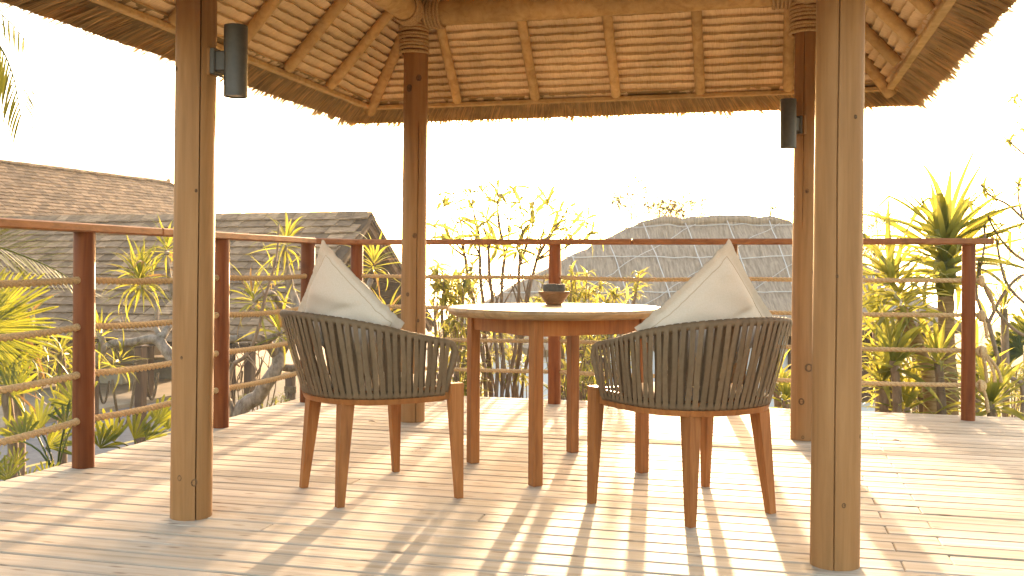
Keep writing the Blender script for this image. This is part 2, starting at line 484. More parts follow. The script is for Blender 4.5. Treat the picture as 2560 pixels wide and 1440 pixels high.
mb.box(D(DP0 - 0.015, (DQ0 + DQ1) / 2, -0.13), E1 * 0.012, E2 * ((DQ1 - DQ0) / 2), (0, 0, 0.095))
mb.box(D((DP0 + DP1) / 2, DQ1 + 0.002, -0.14), E1 * ((DP1 - DP0) / 2), E2 * 0.012, (0, 0, 0.10))
mb.box(D(DP1 + 0.015, (DQ0 + DQ1) / 2, -0.13), E1 * 0.012, E2 * ((DQ1 - DQ0) / 2), (0, 0, 0.095))
mb.build('fascia', M['brown'], deck)
for p in (-0.9, 1.2, 3.4):
    for qq in (-4.5, -2, 0.5, 3.2):
        g = ground_z(*D(p, qq).xy)
        MB().tube([D(p, qq, g - 0.3), D(p, qq, -0.19)], 0.07, 10).build('stilt', M['brown'], deck)

# ------------------------------------------------------------------ rope railing
def strand_rope(path, r=0.0125, pitch=0.055, step=0.009, sag=0.0):
    """three-strand twisted rope along a polyline (lobed section that turns)"""
    pts = [Vector(p) for p in path]
    out = []
    for a, b in zip(pts[:-1], pts[1:]):
        L = (b - a).length; k = max(2, int(L / step))
        for i in range(k):
            t = i / k
            out.append(a.lerp(b, t))
    out.append(pts[-1])
    mb = MB(); rings = []; s = 0.0; n = 12
    up = Vector((0, 0, 1)); prev = None
    for i, p in enumerate(out):
        if i: s += (p - out[i - 1]).length
        t = (out[min(i + 1, len(out) - 1)] - out[max(i - 1, 0)]).normalized()
        if prev is None:
            a = t.cross(up)
            if a.length < .05: a = t.cross(Vector((1, 0, 0)))
        else: a = prev - t * prev.dot(t)
        a.normalize(); prev = a; b = t.cross(a)
        ph = 2 * math.pi * s / pitch
        ring = []
        for k in range(n):
            th = 2 * math.pi * k / n
            rr = r * (0.60 + 0.46 * abs(math.cos(1.5 * th)) ** 0.7)
            ring.append(p + (a * math.cos(th + ph) + b * math.sin(th + ph)) * rr)
        rings.append(ring)
    return mb.rings(rings)

ROPE_Z = (0.865, 0.650, 0.430, 0.218)
def round_post(c, r, z0, z1, n=20):
    mb = MB(); rings = []
    for z, k in ((z0, 1.0), (z0 + 0.004, 1.0), ((z0 + z1) / 2, 0.99), (z1 - 0.004, 0.985), (z1, 0.95)):
        ring = []
        for i in range(n):
            th = 2 * math.pi * i / n
            sq = 1.0 + 0.05 * math.cos(4 * th)       # softened square section
            ring.append(c + Vector((math.cos(th + A_) * r * k * sq, math.sin(th + A_) * r * k * sq, z)))
        rings.append(ring)
    return mb.rings(rings)
def sag_path(a, b, s):
    n = 10
    return [a.lerp(b, i / n) - Vector((0, 0, s * 4 * (i / n) * (1 - i / n))) for i in range(n + 1)]
def board(a, b, w, h, name, mat, parent, b_=0.006):
    a, b = Vector(a), Vector(b); t = (b - a); L = t.length; t.normalize()
    s = t.cross(Vector((0, 0, 1))).normalized()
    mb = MB().bbox((a + b) / 2, s * (w / 2), Vector((0, 0, h / 2)), t * (L / 2), b_)
    return mb.build(name, mat, parent)

rl = thing('rope_railing', 'dark red timber railing with four rope lines along the left deck edge', 'railing', D(-0.98, 0.665))
left_q = [-2.95, -1.75, -0.53, 0.665, 1.857, 2.98]
for qq in left_q:
    round_post(D(-0.98, qq), 0.047, 0.0, 1.086).build('post', M['red'], rl, smooth=True, angle=40)
for i in range(len(left_q) - 1):
    pass
board(D(-0.98, -3.3, 1.106), D(-0.98, 1.2, 1.106), 0.115, 0.04, 'handrail', M['rail'], rl)
board(D(-0.98, 1.203, 1.106), D(-0.98, 3.0, 1.106), 0.115, 0.04, 'handrail', M['rail'], rl)
for z in ROPE_Z:
    path = []
    for a, b in zip(left_q[:-1], left_q[1:]):
        path += sag_path(D(-0.98, a, z), D(-0.98, b, z), rnd.uniform(0.008, 0.02))[:-1]
    path.append(D(-0.98, left_q[-1], z)); path.append(D(-0.79, 3.38, z))
    strand_rope(path, r=0.0165, pitch=0.10).build('rope', M['rope'], rl, smooth=True)
    for qq in left_q:                         # the little bushes where the rope enters a post
        for s in (-1, 1):
            c = D(-0.98, qq + s * 0.05, z)
            MB().tube([c - E2 * 0.006, c + E2 * 0.006], 0.017, 10).build('rope_collar', M['rope'], rl)

rf = thing('rope_railing', 'red timber railing with ropes across the far deck edge behind the table', 'railing', D(0.668, 3.38))
front_p = [-0.79, 0.668, 1.847, 3.285]
for pp in front_p:
    round_post(D(pp, 3.38), 0.043, 0.0, 1.086).build('post', M['red'], rf, smooth=True, angle=40)
board(D(-0.98, 3.01, 1.106), D(-0.79, 3.38, 1.106), 0.115, 0.04, 'handrail', M['rail'], rf)
board(D(-0.80, 3.38, 1.1065), D(1.2, 3.38, 1.1065), 0.115, 0.038, 'handrail', M['rail'], rf)
board(D(1.204, 3.38, 1.1065), D(3.42, 3.38, 1.1065), 0.115, 0.038, 'handrail', M['rail'], rf)
for z in ROPE_Z:
    path = []
    for a, b in zip(front_p[:-1], front_p[1:]):
        path += sag_path(D(a, 3.38, z), D(b, 3.38, z), rnd.uniform(0.004, 0.012))[:-1]
    path.append(D(front_p[-1] + 0.055, 3.38, z))
    strand_rope(path, r=0.0145, pitch=0.09).build('rope', M['rope'], rf, smooth=True)
    # knot and frayed tail on the outer side of the end post
    c = D(front_p[-1] + 0.075, 3.38, z)
    mb = MB()
    for k in range(3):
        ang = rnd.uniform(0, 3)
        ring = [c + Vector((0.022 * math.cos(t) * math.cos(ang), 0.022 * math.cos(t) * math.sin(ang), 0.026 * math.sin(t) - 0.004)) for t in [2 * math.pi * i / 12 for i in range(12)]]
        mb.tube(ring, 0.013, 7, close=True)
    kn = mb.build('knot', M['rope'], rf, smooth=True)
    ntail = 1 if z != ROPE_Z[2] else 3
    for k in range(ntail):
        L = rnd.uniform(0.13, 0.2) * (1.4 if ntail == 3 else 1)
        dx = rnd.uniform(0.02, 0.07) + 0.04 * k
        tail = [c + E1 * (dx * t * (2 - t)) + Vector((0, 0, -L * t)) for t in [i / 6 for i in range(7)]]
        strand_rope(tail, r=0.011).build('tail', M['rope'], kn, smooth=True)

# ------------------------------------------------------------------ pavilion
PW, PQ, OV, EZ, SL = 2.28, 2.39, 0.50, 2.00, 1.10
pav_o = thing('thatched_pavilion', 'open pavilion of peeled logs with thatched hip roof over the deck', 'pavilion', D(PW / 2, PQ / 2))
def log_post(c, r, h, cracks, seed):
    rr = random.Random(seed)
    angs = [2 * math.pi * i / 40 for i in range(40)]
    for ca, w, d in cracks:
        angs = [a for a in angs if abs((a - ca + math.pi) % (2 * math.pi) - math.pi) > 0.08] + [ca - 0.035, ca - 0.006, ca + 0.006, ca + 0.035]
    angs.sort()
    rings = []
    nz = 44
    for i in range(nz + 1):
        z = h * i / nz
        ring = []
        for a in angs:
            x = r * (1 - 0.03 * i / nz) * (1 + 0.012 * noise.noise(Vector((math.cos(a) * 1.5, math.sin(a) * 1.5, z * 1.2 + seed * 7))))
            wob = 0.0
            for ca, z0, z1 in cracks:
                wob = 0.06 * noise.noise(Vector((z * 1.6, seed * 3.1, ca)))
                if abs(a - ca) < 0.0065 and z0 <= z <= z1: x -= 0.02 if seed % 2 else 0.007
            ring.append(c + Vector((x * math.cos(a + wob) + 0.0058 * z, x * math.sin(a + wob), z)))
        rings.append(ring)
    return MB().rings(rings)
TOPZ = 2.40
cam_a = lambda P: math.atan2(-P.y, -P.x)          # direction from a post to the viewer
posts = {}
for key, (p, q), cr in (('FL', (0, 0), [(0.22, 0.0, 2.4)]), ('FR', (PW + 0.012, 0.0), [(-0.05, 0.0, 2.4)]), ('RL', (0, PQ), [(0.25, 0.0, 1.75)]), ('RR', (PW, PQ), [(-0.3, 1.2, 2.4)])):
    c = D(p, q)
    # crack angles are measured from the side turned to the terrace
    cracks = [((cam_a(c) + a) % (2 * math.pi), z0, z1) for a, z0, z1 in cr]
    posts[key] = log_post(c, 0.0755, TOPZ, cracks, len(posts) + 3).build('post', M['post'], pav_o, smooth=True, angle=35)

# knots grown into the logs
KN = dict(FL=[(465, 1185, 7), (500, 1197, 9), (452, 178, 5), (505, 480, 4), (470, 890, 4)], FR=[(2090, 1250, 6), (2140, 1085, 5), (2075, 690, 4), (2120, 300, 5)],
          RL=[(1050, 200, 7), (1026, 225, 8), (1040, 590, 6), (1022, 735, 5), (1048, 800, 4)], RR=[(2028, 680, 8), (2012, 916, 10), (1995, 1000, 8), (2008, 480, 5), (1998, 1088, 4), (2020, 1092, 4)])
for key, (p, q) in (('FL', (0, 0)), ('FR', (PW + 0.012, 0)), ('RL', (0, PQ)), ('RR', (PW, PQ))):
    for px, py, rpx in KN[key]:
        c = D(p, q); a = at(px, py, c.y); c = c + Vector((0.0058 * a.z, 0, 0))
        off = max(-0.06, min(0.06, a.x - c.x * 1.0))
        y = c.y - math.sqrt(max(1e-5, 0.0745 ** 2 - off * off))
        pos = Vector((c.x + off, y, a.z)); n_ = Vector((pos.x - c.x, pos.y - c.y, 0)).normalized()
        r = rpx / FPX * c.y; s_ = n_.cross(Vector((0, 0, 1)))
        mb = MB(); rings = []
        for kr, h in ((1.0, -0.002), (0.85, 0.0012), (0.55, 0.0016), (0.5, 0.0004), (0.1, 0.0008)):
            rings.append([pos + s_ * (r * kr * math.cos(t)) + Vector((0, 0, 1.25 * r * kr * math.sin(t))) + n_ * h for t in [2 * math.pi * i / 14 for i in range(14)]])
        mb.rings(rings).build('knot', M['knot'], posts[key], smooth=True)
BZ = 2.458
def log_beam(a, b, r, name='beam', mat='pole', rr=None):
    a, b = Vector(a), Vector(b)
    n = 14
    pts = [a.lerp(b, i / n) for i in range(n + 1)]
    rad = [r * (1 + 0.02 * noise.noise(p * 2.3)) for p in pts]
    # rounded ends
    t = (b - a).normalized()
    pts = [a - t * r * 0.28, a - t * r * 0.18] + pts + [b + t * r * 0.18, b + t * r * 0.28]
    rad = [r * 0.55, r * 0.88] + rad + [r * 0.88, r * 0.55]
    return MB().tube(pts, rad, 20).build(name, M[mat], pav_o, smooth=True, angle=50)
log_beam(D(0.10, PQ, BZ), D(PW - 0.10, PQ, BZ), 0.074)
log_beam(D(0.10, 0, BZ), D(PW - 0.10, 0, BZ), 0.074)
log_beam(D(0, 0.10, BZ), D(0, PQ - 0.10, BZ), 0.074)
log_beam(D(PW, 0.10, BZ), D(PW, PQ - 0.10, BZ), 0.074)
def lashing(a, b, r, rope_r=0.0105, turns=None):
    a, b = Vector(a), Vector(b); L = (b - a).length; t = (b - a).normalized()
    turns = turns or int(L / (rope_r * 2.05))
    x = t.cross(Vector((0.3, 0.2, 1)) if abs(t.z) < 0.9 else Vector((1, 0, 0))).normalized(); y = t.cross(x)
    mb = MB()
    for k in range(turns):
        c = a + t * (L * (k + 0.5) / turns)
        tilt = rnd.uniform(-0.1, 0.1)
        rr = r + rope_r * 0.75 + rnd.uniform(-0.0015, 0.002)
        ring = [c + x * (rr * math.cos(th)) + y * (rr * math.sin(th)) + t * (tilt * rope_r * math.cos(th) * 3) for th in [2 * math.pi * i / 28 for i in range(28)]]
        mb.tube(ring, rope_r, 7, close=True)
    return mb.build('rope_lashing', M['rope'], pav_o, smooth=True)
for (p, q), s1, s2 in (((0, 0), 1, 1), ((PW, 0), -1, 1), ((0, PQ), 1, -1), ((PW, PQ), -1, -1)):
    lashing(D(p, q, 2.215), D(p, q, 2.50), 0.0755)
    lashing(D(p + s1 * 0.075, q, BZ), D(p + s1 * 0.185, q, BZ), 0.0755)
    lashing(D(p, q + s2 * 0.075, BZ), D(p, q + s2 * 0.185, BZ), 0.0755)

HP, HQ = PW / 2 + OV, PQ / 2 + OV            # half sizes of the eave rectangle
CP, CQ = PW / 2, PQ / 2
APEX = HP                                     # inset at which the narrow sides meet
def slope_pt(side, s, t, lift=0.0):
    """side 0 far, 1 near, 2 left, 3 right; s along the eave from centre; t inset from the eave line; lift below(-)/above the underside"""
    nz = 1 / math.hypot(1, SL); nh = SL * nz
    z = EZ + SL * t + lift * nz
    o = lift * nh
    if side == 0: return D(CP + s, CQ + HQ - t + o, z)
    if side == 1: return D(CP + s, CQ - HQ + t - o, z)
    if side == 2: return D(CP - HP + t - o, CQ + s, z)
    return D(CP + HP - t + o, CQ + s, z)
def half_len(side, t):
    return (HP if side < 2 else HQ) - t
# rafters under the thatch
RR_ = 0.031
def rafter(side, s, t0, t1):
    a, b = slope_pt(side, s, t0, -0.045), slope_pt(side, s, t1, -0.045)
    n = 8; pts = [a.lerp(b, i / n) for i in range(n + 1)]; d = (b - a).normalized()
    pts = [a - d * 0.012] + pts; rad = [RR_ * 0.75] + [RR_ * (1 + 0.05 * noise.noise(p * 3)) for p in pts[1:]]
    MB().tube(pts, rad, 12).build('rafter', M['pole'], pav_o, smooth=True, angle=50)
for side in range(4):
    offs = [1.165 + 0.513 * k - CP for k in range(-3, 4)] if side < 2 else [0.01 + 0.535 * k - CQ for k in range(-1, 7)]
    for s in offs:
        tmax = min(half_len(side, 0) - abs(s) - 0.03, APEX - 0.05)
        if tmax > 0.25: rafter(side, s, 0.03, tmax)
for sp in (-1, 1):
    for sq in (-1, 1):
        def hp(t): return D(CP + sp * (HP - t), CQ + sq * (HQ - t), EZ + SL * t - 0.055)
        a, b = hp(0.01), hp(APEX - 0.03)
        MB().tube([a.lerp(b, i / 8) for i in range(9)], 0.036, 12).build('hip_rafter', M['pole'], pav_o, smooth=True, angle=50)
MB().tube([D(CP, CQ - 0.25, EZ + SL * APEX - 0.08), D(CP, CQ + 0.25, EZ + SL * APEX - 0.08)], 0.04, 12).build('ridge_pole', M['pole'], pav_o, smooth=True)
# eave battens
for side in range(4):
    h = half_len(side, 0)
    a, b = slope_pt(side, -h - 0.03, 0.0, -0.022), slope_pt(side, h + 0.03, 0.0, -0.022)
    d = (b - a).normalized(); out = Vector((0, 0, 1)).cross(d)
    MB().bbox((a + b) / 2, out * 0.021, Vector((0, 0, 0.013)), d * ((b - a).length / 2), 0.004).build('eave_batten', M['pole'], pav_o)
# thatch courses seen from beneath, each a strip with a hanging lower edge
ROWP = 0.052 / math.hypot(1, SL)              # inset step per course
for side in range(4):
    t = 0.0; k = 0
    while t < APEX - 0.03:
        h = half_len(side, t) - 0.004
        nseg = max(3, int(2 * h / 0.022))
        mb = MB(); vs = []
        for i in range(nseg + 1):
            s = -h + 2 * h * i / nseg
            w = 0.006 * noise.noise(Vector((s * 2.2, k * 1.7, side * 9))) + 0.004 * noise.noise(Vector((s * 17, k * 5.3, side * 4)))
            g = 0.004 * noise.noise(Vector((s * 30, k * 3.1, side)))
            vs += [slope_pt(side, s, t - ROWP * 0.25 + w, 0.010), slope_pt(side, s, t + ROWP * 0.10 + w, -0.006),
                   slope_pt(side, s, t + ROWP * 0.55 + w, -0.016 + g), slope_pt(side, s, t + ROWP * 0.90 + w, -0.022 + g), slope_pt(side, s, t + ROWP * 0.99 + w, 0.014)]
        f = []
        for i in range(nseg):
            a, b = 5 * i, 5 * (i + 1)
            f += [(a + c, b + c, b + c + 1, a + c + 1) for c in range(4)]
        mb.add(vs, f)
        mb.build('thatch_course', M['thatch_e1' if side < 2 else 'thatch_e2'], pav_o, smooth=True, angle=55)
        t += ROWP; k += 1
# outer thatch layer, closed, thick
mb = MB()
for side in range(4):
    sec = [(-0.16, 0.0), (0.0, 0.006), (APEX, 0.008)]
    for lift0, lift1 in ((0.0, 0.16),):
        lo = [[slope_pt(side, s * half_len(side, t), t, l) for s in (-1, 1)] for t, l in ((0.0, 0.010), (APEX, 0.010))]
        hi = [[slope_pt(side, s * (half_len(side, t) + 0.10), t, l) for s in (-1, 1)] for t, l in ((-0.10, 0.14), (APEX, 0.16))]
        mb.quad(lo[0][0], lo[0][1], lo[1][1], lo[1][0])
        mb.quad(hi[0][0], hi[0][1], hi[1][1], hi[1][0])
cap = [(D(CP, CQ - 0.2, EZ + SL * APEX + 0.2)), (D(CP, CQ + 0.2, EZ + SL * APEX + 0.2))]
mb.tube(cap, 0.16, 12)
mb.build('outer_thatch', M['grey_thatch'], pav_o)
# eave fringe: a thick ragged mat of straw ends
for side in range(4):
    h = half_len(side, 0)
    mb = MB()
    def fr(s, o, z):       # o outward from the eave line
        return slope_pt(side, s, -o, 0) * 1.0 - Vector((0, 0, EZ - SL * o)) + Vector((0, 0, z))
    def zf(o): return EZ + 0.010 - 0.62 * o
    nseg = int(2 * (h + 0.2) / 0.03)
    vs = []
    for i in range(nseg + 1):
        f_ = -1 + 2 * i / nseg
        j = rnd.uniform(-0.012, 0.012)
        vs += [fr(f_ * (h - 0.06), -0.05, EZ + 0.02), fr(f_ * (h + 0.10), 0.10, zf(0.10) + j * 0.3), fr(f_ * (h + 0.165), 0.165 + j, zf(0.165)),
               fr(f_ * (h + 0.165), 0.165 + j, zf(0.165) + 0.06), fr(f_ * (h + 0.02), 0.06, EZ + 0.17)]
    f = []
    for i in range(nseg):
        a, b = 5 * i, 5 * (i + 1)
        f += [(a + c, b + c, b + c + 1, a + c + 1) for c in range(4)]
    mb.add(vs, f)
    # individual straws, singly and in bunches
    for k in range(int(2 * (h + 0.2) * 620)):
        s0 = rnd.uniform(-1, 1)
        bunch = noise.noise(Vector((s0 * h * 9, side * 5, 1)))
        fan = s0 * 1.0
        o1 = 0.185 + 0.035 * bunch + abs(rnd.gauss(0, 0.014)) + 0.02 * noise.noise(Vector((s0 * h * 3, side, 4)))
        if rnd.random() < 0.012: o1 += rnd.uniform(0.02, 0.07)
        o0 = rnd.uniform(-0.03, 0.06)
        lay = rnd.uniform(-0.006, 0.055) if rnd.random() < 0.45 else rnd.uniform(-0.012, 0.004)
        sk = rnd.gauss(0, 0.016)
        a = fr(s0 * (h + o0), o0, zf(o0) + lay - 0.004)
        b = fr(s0 * (h + o1) + sk, o1, zf(o1) + lay - 0.004 + rnd.gauss(0, 0.006))
        mid = a.lerp(b, 0.55) + Vector((0, 0, 0.006))
        w = rnd.uniform(0.0016, 0.0036)
        d = (b - a).normalized(); sd = d.cross(Vector((0, 0, 1))).normalized() * w
        up_ = Vector((0, 0, w * rnd.uniform(-0.8, 0.8)))
        mb.add([a - sd - up_, a + sd + up_, mid + sd + up_, mid - sd - up_, b + sd * 0.4, b - sd * 0.4], [(0, 1, 2, 3), (3, 2, 4, 5)])
    mb.build('eave_fringe', M['straw'], pav_o, kind='stuff')

# ------------------------------------------------------------------ wall lamps
def wall_lamp(label, base, direction, z, block):
    d = Vector(direction).normalized(); s = d.cross(Vector((0, 0, 1)))
    t = thing('wall_lamp', label, 'wall lamp', (base.x, base.y, z), 'lamps on the pavilion posts')
    c = base + Vector((0, 0, z)); up = Vector((0, 0, 1))
    r0 = 0.070
    if block:
        MB().bbox(c + d * (r0 + 0.008), s * 0.045, up * 0.052, d * 0.012, 0.002).build('mounting_block', M['post'], t)
    else:
        MB().bbox(c + d * (r0 + 0.006), s * 0.03, up * 0.05, d * 0.010, 0.002).build('mounting_block', M['post'], t)
    MB().bbox(c + d * (r0 + 0.027), s * 0.034, up * 0.048, d * 0.010, 0.003).build('back_plate', M['black'], t)
    MB().bbox(c + d * (r0 + 0.052), s * 0.026, up * 0.037, d * 0.024, 0.004).build('bracket', M['black'], t)
    cc = c + d * (r0 + 0.106)
    R = 0.043; n = 40
    prof = [(R - 0.006, -0.122), (R - 0.005, -0.131), (R, -0.131), (R, 0.131), (R - 0.005, 0.131), (R - 0.006, 0.122)]
    MB().lathe(cc, prof, n).build('body', M['black'], t, smooth=True, angle=40)
    for zz in (-0.124, 0.124):
        MB().lathe(cc + Vector((0, 0, zz)), [(R - 0.007, -0.001), (R - 0.007, 0.001)], n).build('lens', M['glass'], t)
    return t
FLc, RRc = D(0, 0), D(PW, PQ)
wall_lamp('dark cylinder lamp on the left front log post, larger in view', FLc, E1, 0.94 + (665 - 158) / FPX * 3.70, False)
wall_lamp('dark cylinder lamp on the rear right post, half behind the front post', RRc, (-0.74, -0.67, 0), 0.94 + (665 - 305) / FPX * 5.35, True)

# ------------------------------------------------------------------ round table
TC = Vector((0.208, 4.672, 0))
tb = thing('round_table', 'round slatted teak table with square legs between the two woven chairs', 'table', TC)
ta = math.atan2(-0.471, 0.274)               # one side of the leg square
U1 = Vector((math.cos(ta), math.sin(ta), 0)); U2 = Vector((-U1.y, U1.x, 0))
RT = 0.505
def disc_slat(x0, x1, z0, z1):
    """slice of the round top between x0 and x1 across the boards"""
    mb = MB()
    def arc(r):
        a = max(-r * 0.9995, min(r * 0.9995, x0)); b = max(-r * 0.9995, min(r * 0.9995, x1))
        n = 10
        xs = [a + (b - a) * i / n for i in range(n + 1)]
        up = [(x, math.sqrt(r * r - x * x)) for x in xs]
        return up + [(x, -y) for x, y in reversed(up)]
    rings = []
    for r, z in ((RT - 0.022, z0), (RT - 0.006, z0 + 0.010), (RT, z0 + 0.024), (RT - 0.003, z1 - 0.004), (RT - 0.008, z1)):
        rings.append([TC + U1 * x + U2 * y + Vector((0, 0, z)) for x, y in arc(r)])
    return mb.rings(rings)
nb = 9; bw = 2 * RT / nb
for i in range(nb):
    x0 = -RT + bw * i + (0.0012 if i else -0.01); x1 = -RT + bw * (i + 1) - (0.0012 if i < nb - 1 else -0.01)
    disc_slat(x0, x1, 0.712, 0.750).build('slat', M['top'], tb, smooth=True, angle=30)
hs = 0.285
for a in (-1, 1):
    for b in (-1, 1):
        c = TC + U1 * hs * a + U2 * hs * b
        MB().bbox(c + Vector((0, 0, 0.355)), U1 * 0.024, U2 * 0.024, (0, 0, 0.355), 0.003).build('leg', M['teak'], tb)
for a in (-1, 1):
    MB().bbox(TC + U1 * (hs * a) + Vector((0, 0, 0.674)), U1 * 0.012, U2 * (hs - 0.0245), (0, 0, 0.037), 0.002).build('apron', M['teak'], tb)
    MB().bbox(TC + U2 * (hs * a) + Vector((0, 0, 0.674)), U1 * (hs - 0.0245), U2 * 0.012, (0, 0, 0.037), 0.002).build('apron', M['teak'], tb)

BC = Vector((at(1386, 762, 4.9).x, 4.93, 0.7505))
bl = MB().lathe(BC, [(0.036, 0.0), (0.040, 0.002), (0.052, 0.022), (0.072, 0.050), (0.078, 0.058), (0.078, 0.066), (0.071, 0.067), (0.066, 0.056), (0.050, 0.030), (0.03, 0.014), (0.004, 0.012)], 44)
bo = bl.build('bowl', M['bowl'], smooth=True, angle=50)
tag(bo, 'small flared wooden bowl holding a dark stone pot on the table', 'bowl')
st = MB().lathe(BC + Vector((0, 0, 0.040)), [(0.030, 0.0), (0.050, 0.010), (0.055, 0.026), (0.0555, 0.056), (0.052, 0.062), (0.046, 0.062), (0.044, 0.055), (0.042, 0.042), (0.003, 0.040)], 40)
so = st.build('ashtray', M['stone'], smooth=True, angle=50)
tag(so, 'dark grey stone pot sitting in the wooden bowl on the table', 'ashtray')

# ------------------------------------------------------------------ woven chairs
def smooth_path(pts, n):
    """Catmull-Rom resample of points (any dimension tuples) to n samples by arc length"""
    P = [Vector(p) for p in pts]; dense = []
    for i in range(len(P) - 1):
        p0 = P[i - 1] if i else P[0] * 2 - P[1]
        p3 = P[i + 2] if i + 2 < len(P) else P[-1] * 2 - P[-2]
        p1, p2 = P[i], P[i + 1]
        for k in range(24):
            t = k / 24
            dense.append(0.5 * ((2 * p1) + (p2 - p0) * t + (2 * p0 - 5 * p1 + 4 * p2 - p3) * t * t + (3 * p1 - p0 - 3 * p2 + p3) * t ** 3))
    dense.append(P[-1])
    cum = [0]
    for a, b in zip(dense[:-1], dense[1:]): cum.append(cum[-1] + (b - a).length)
    out = []; j = 0
    for i in range(n):
        s = cum[-1] * i / (n - 1)
        while j < len(cum) - 2 and cum[j + 1] < s: j += 1
        t = (s - cum[j]) / max(1e-9, cum[j + 1] - cum[j])
        out.append(dense[j].lerp(dense[j + 1], min(1, t)))
    return out
TOPH = [(0.185, 0.312, 0.630), (0.05, 0.328, 0.656), (-0.10, 0.326, 0.692), (-0.24, 0.272, 0.722), (-0.335, 0.165, 0.738), (-0.368, 0.0, 0.744)]
BOTH = [(0.175, 0.288, 0.432), (0.04, 0.292, 0.432), (-0.09, 0.280, 0.432), (-0.19, 0.222, 0.432), (-0.255, 0.130, 0.432), (-0.277, 0.0, 0.432)]
def mirror(h): return h + [(x, -y, z) for x, y, z in reversed(h[:-1])]
NS = 50
def build_chair():
    t = thing('woven_chair', '', 'chair')
    top = smooth_path(mirror(TOPH), 97); bot = smooth_path(mirror(BOTH), 97)
    # wrapped rail: top rim, turned down at both arm ends to the lower rail
    def arm_end(tp, bp, fwd=0.05):
        a, b = tp, bp
        return [a + Vector((0.014, 0, -0.005)), a + Vector((0.025, 0, -0.024)), a + Vector((0.027, -0.002 if a.y > 0 else 0.002, -0.055)), (a + b) / 2 + Vector((0.017, 0, -0.02)), b + Vector((0.010, 0, 0.02)), b + Vector((0.005, 0, 0.0))]
    path = list(reversed(arm_end(top[0], bot[0]))) + top + arm_end(top[-1], bot[-1])
    path = smooth_path(path, 150)
    MB().tube(path, 0.0145, 10).build('rim_rail', M['strap'], t, smooth=True, world=False)
    MB().tube(bot, 0.0135, 8).build('lower_rail', M['strap'], t, smooth=True, world=False)
    bt = smooth_path(mirror(TOPH), NS * 2 + 1); bb = smooth_path(mirror(BOTH), NS * 2 + 1)
    for i in range(NS):
        j = 2 * i + 1
        jj = max(0, min(2 * NS, j + (1 if i % 2 else -1)))
        P, Q = bt[j], bb[j]; Q2 = bb[j]
        tang = (bt[min(j + 1, 2 * NS)] - bt[max(j - 1, 0)]).normalized()
        out = Vector((P.x - Q.x, P.y - Q.y, 0))
        nrm = tang.cross(Vector((0, 0, 1))).normalized()
        if nrm.dot(Vector((P.x + 0.02, P.y, 0))) < 0: nrm = -nrm
        tb_ = (bb[min(j + 1, 2 * NS)] - bb[max(j - 1, 0)]).normalized()
        r = 0.0165; w = 0.0098
        def pt(base, th, tg):  # around a rail: th=0 outside, pi inside, pi/2 top
            return base + nrm * (r * math.cos(th)) + Vector((0, 0, r * math.sin(th)))
        loop = []
        for k in range(7): loop.append((pt(P, math.pi * k / 6, tang), tang))
        sh = tang * (0.004 if i % 2 else -0.004)
        loop.append(((pt(P, math.pi, tang) * 0.5 + pt(Q2, math.pi, tb_) * 0.5) + nrm * 0.003 + sh, tang))
        for k in range(7): loop.append((pt(Q2, math.pi + math.pi * k / 6, tb_), tb_))
        loop.append(((pt(P, 0, tang) * 0.5 + pt(Q2, 0, tb_) * 0.5) + nrm * 0.002 - sh, tang))
        mb = MB(); vs = []
        m = len(loop)
        for c, tg in loop: vs += [c - tg * w, c + tg * w]
        mb.add(vs, [(2 * k, 2 * k + 1, 2 * ((k + 1) % m) + 1, 2 * ((k + 1) % m)) for k in range(m)])
        mb.build('strap', M['strap'], t, smooth=True, world=False)
    # teak frame
    frame_z0, frame_z1 = 0.396, 0.418
    outer = [Vector((p.x * 1.0 + (0.0), p.y, 0)) for p in bot]
    mb = MB(); rings = []
    for i, p in enumerate(bot):
        c = Vector((p.x, p.y, 0)); d = Vector((p.x - 0.02, p.y, 0)).normalized()
        rings.append([c + d * 0.004 + Vector((0, 0, frame_z0)), c + d * 0.012 + Vector((0, 0, frame_z1)), c - d * 0.03 + Vector((0, 0, frame_z1)), c - d * 0.03 + Vector((0, 0, frame_z0))])
    mb.rings(rings).build('seat_rail', M['teak'], t, world=False)
    for s in (-1, 1):
        # front leg: straight outside, tapered inside, rises to the seat top
        def sec(z, wx, wy): return [Vector((0.255 - wx, s * 0.312 - s * wy, z)), Vector((0.255, s * 0.312 - s * wy, z)), Vector((0.255, s * 0.312, z)), Vector((0.255 - wx, s * 0.312, z))]
        rg = [sec(0, 0.028, 0.026), sec(0.385, 0.056, 0.040), sec(0.466, 0.058, 0.040)]
        if s < 0: rg = [list(reversed(x)) for x in rg]
        MB().rings(rg).build('leg', M['teak'], t, world=False)
        # arm of the frame from the leg back under the straps
        MB().bbox((0.13, s * 0.283, 0.428), (0.07, 0, 0), (0, 0.012, 0), (0, 0, 0.028), 0.002).build('side_rail', M['teak'], t, world=False)
        # rear leg splayed backwards
        b0, b1 = Vector((-0.232, s * 0.201, 0)), Vector((-0.198, s * 0.172, 0.40))
        def sq(c, h): return [c + Vector((-h, -h, 0)), c + Vector((h, -h, 0)), c + Vector((h, h, 0)), c + Vector((-h, h, 0))]
        MB().rings([sq(b0, 0.0145), sq(b1, 0.0275)]).build('leg', M['teak'], t, world=False)
    MB().bbox((0.235, 0, 0.430), (0.016, 0, 0), (0, 0.27, 0), (0, 0, 0.028), 0.003).build('front_rail', M['teak'], t, world=False)
    for k in range(7):
        MB().bbox((0.19 - 0.068 * k, 0, 0.440), (0.028, 0, 0), (0, 0.262 - 0.016 * max(0, k - 2) * 1.3, 0), (0, 0, 0.008), 0.002).build('seat_slat', M['teak'], t, world=False)
    # thin seat pad
    mb = MB(); rings = []
    n = 40
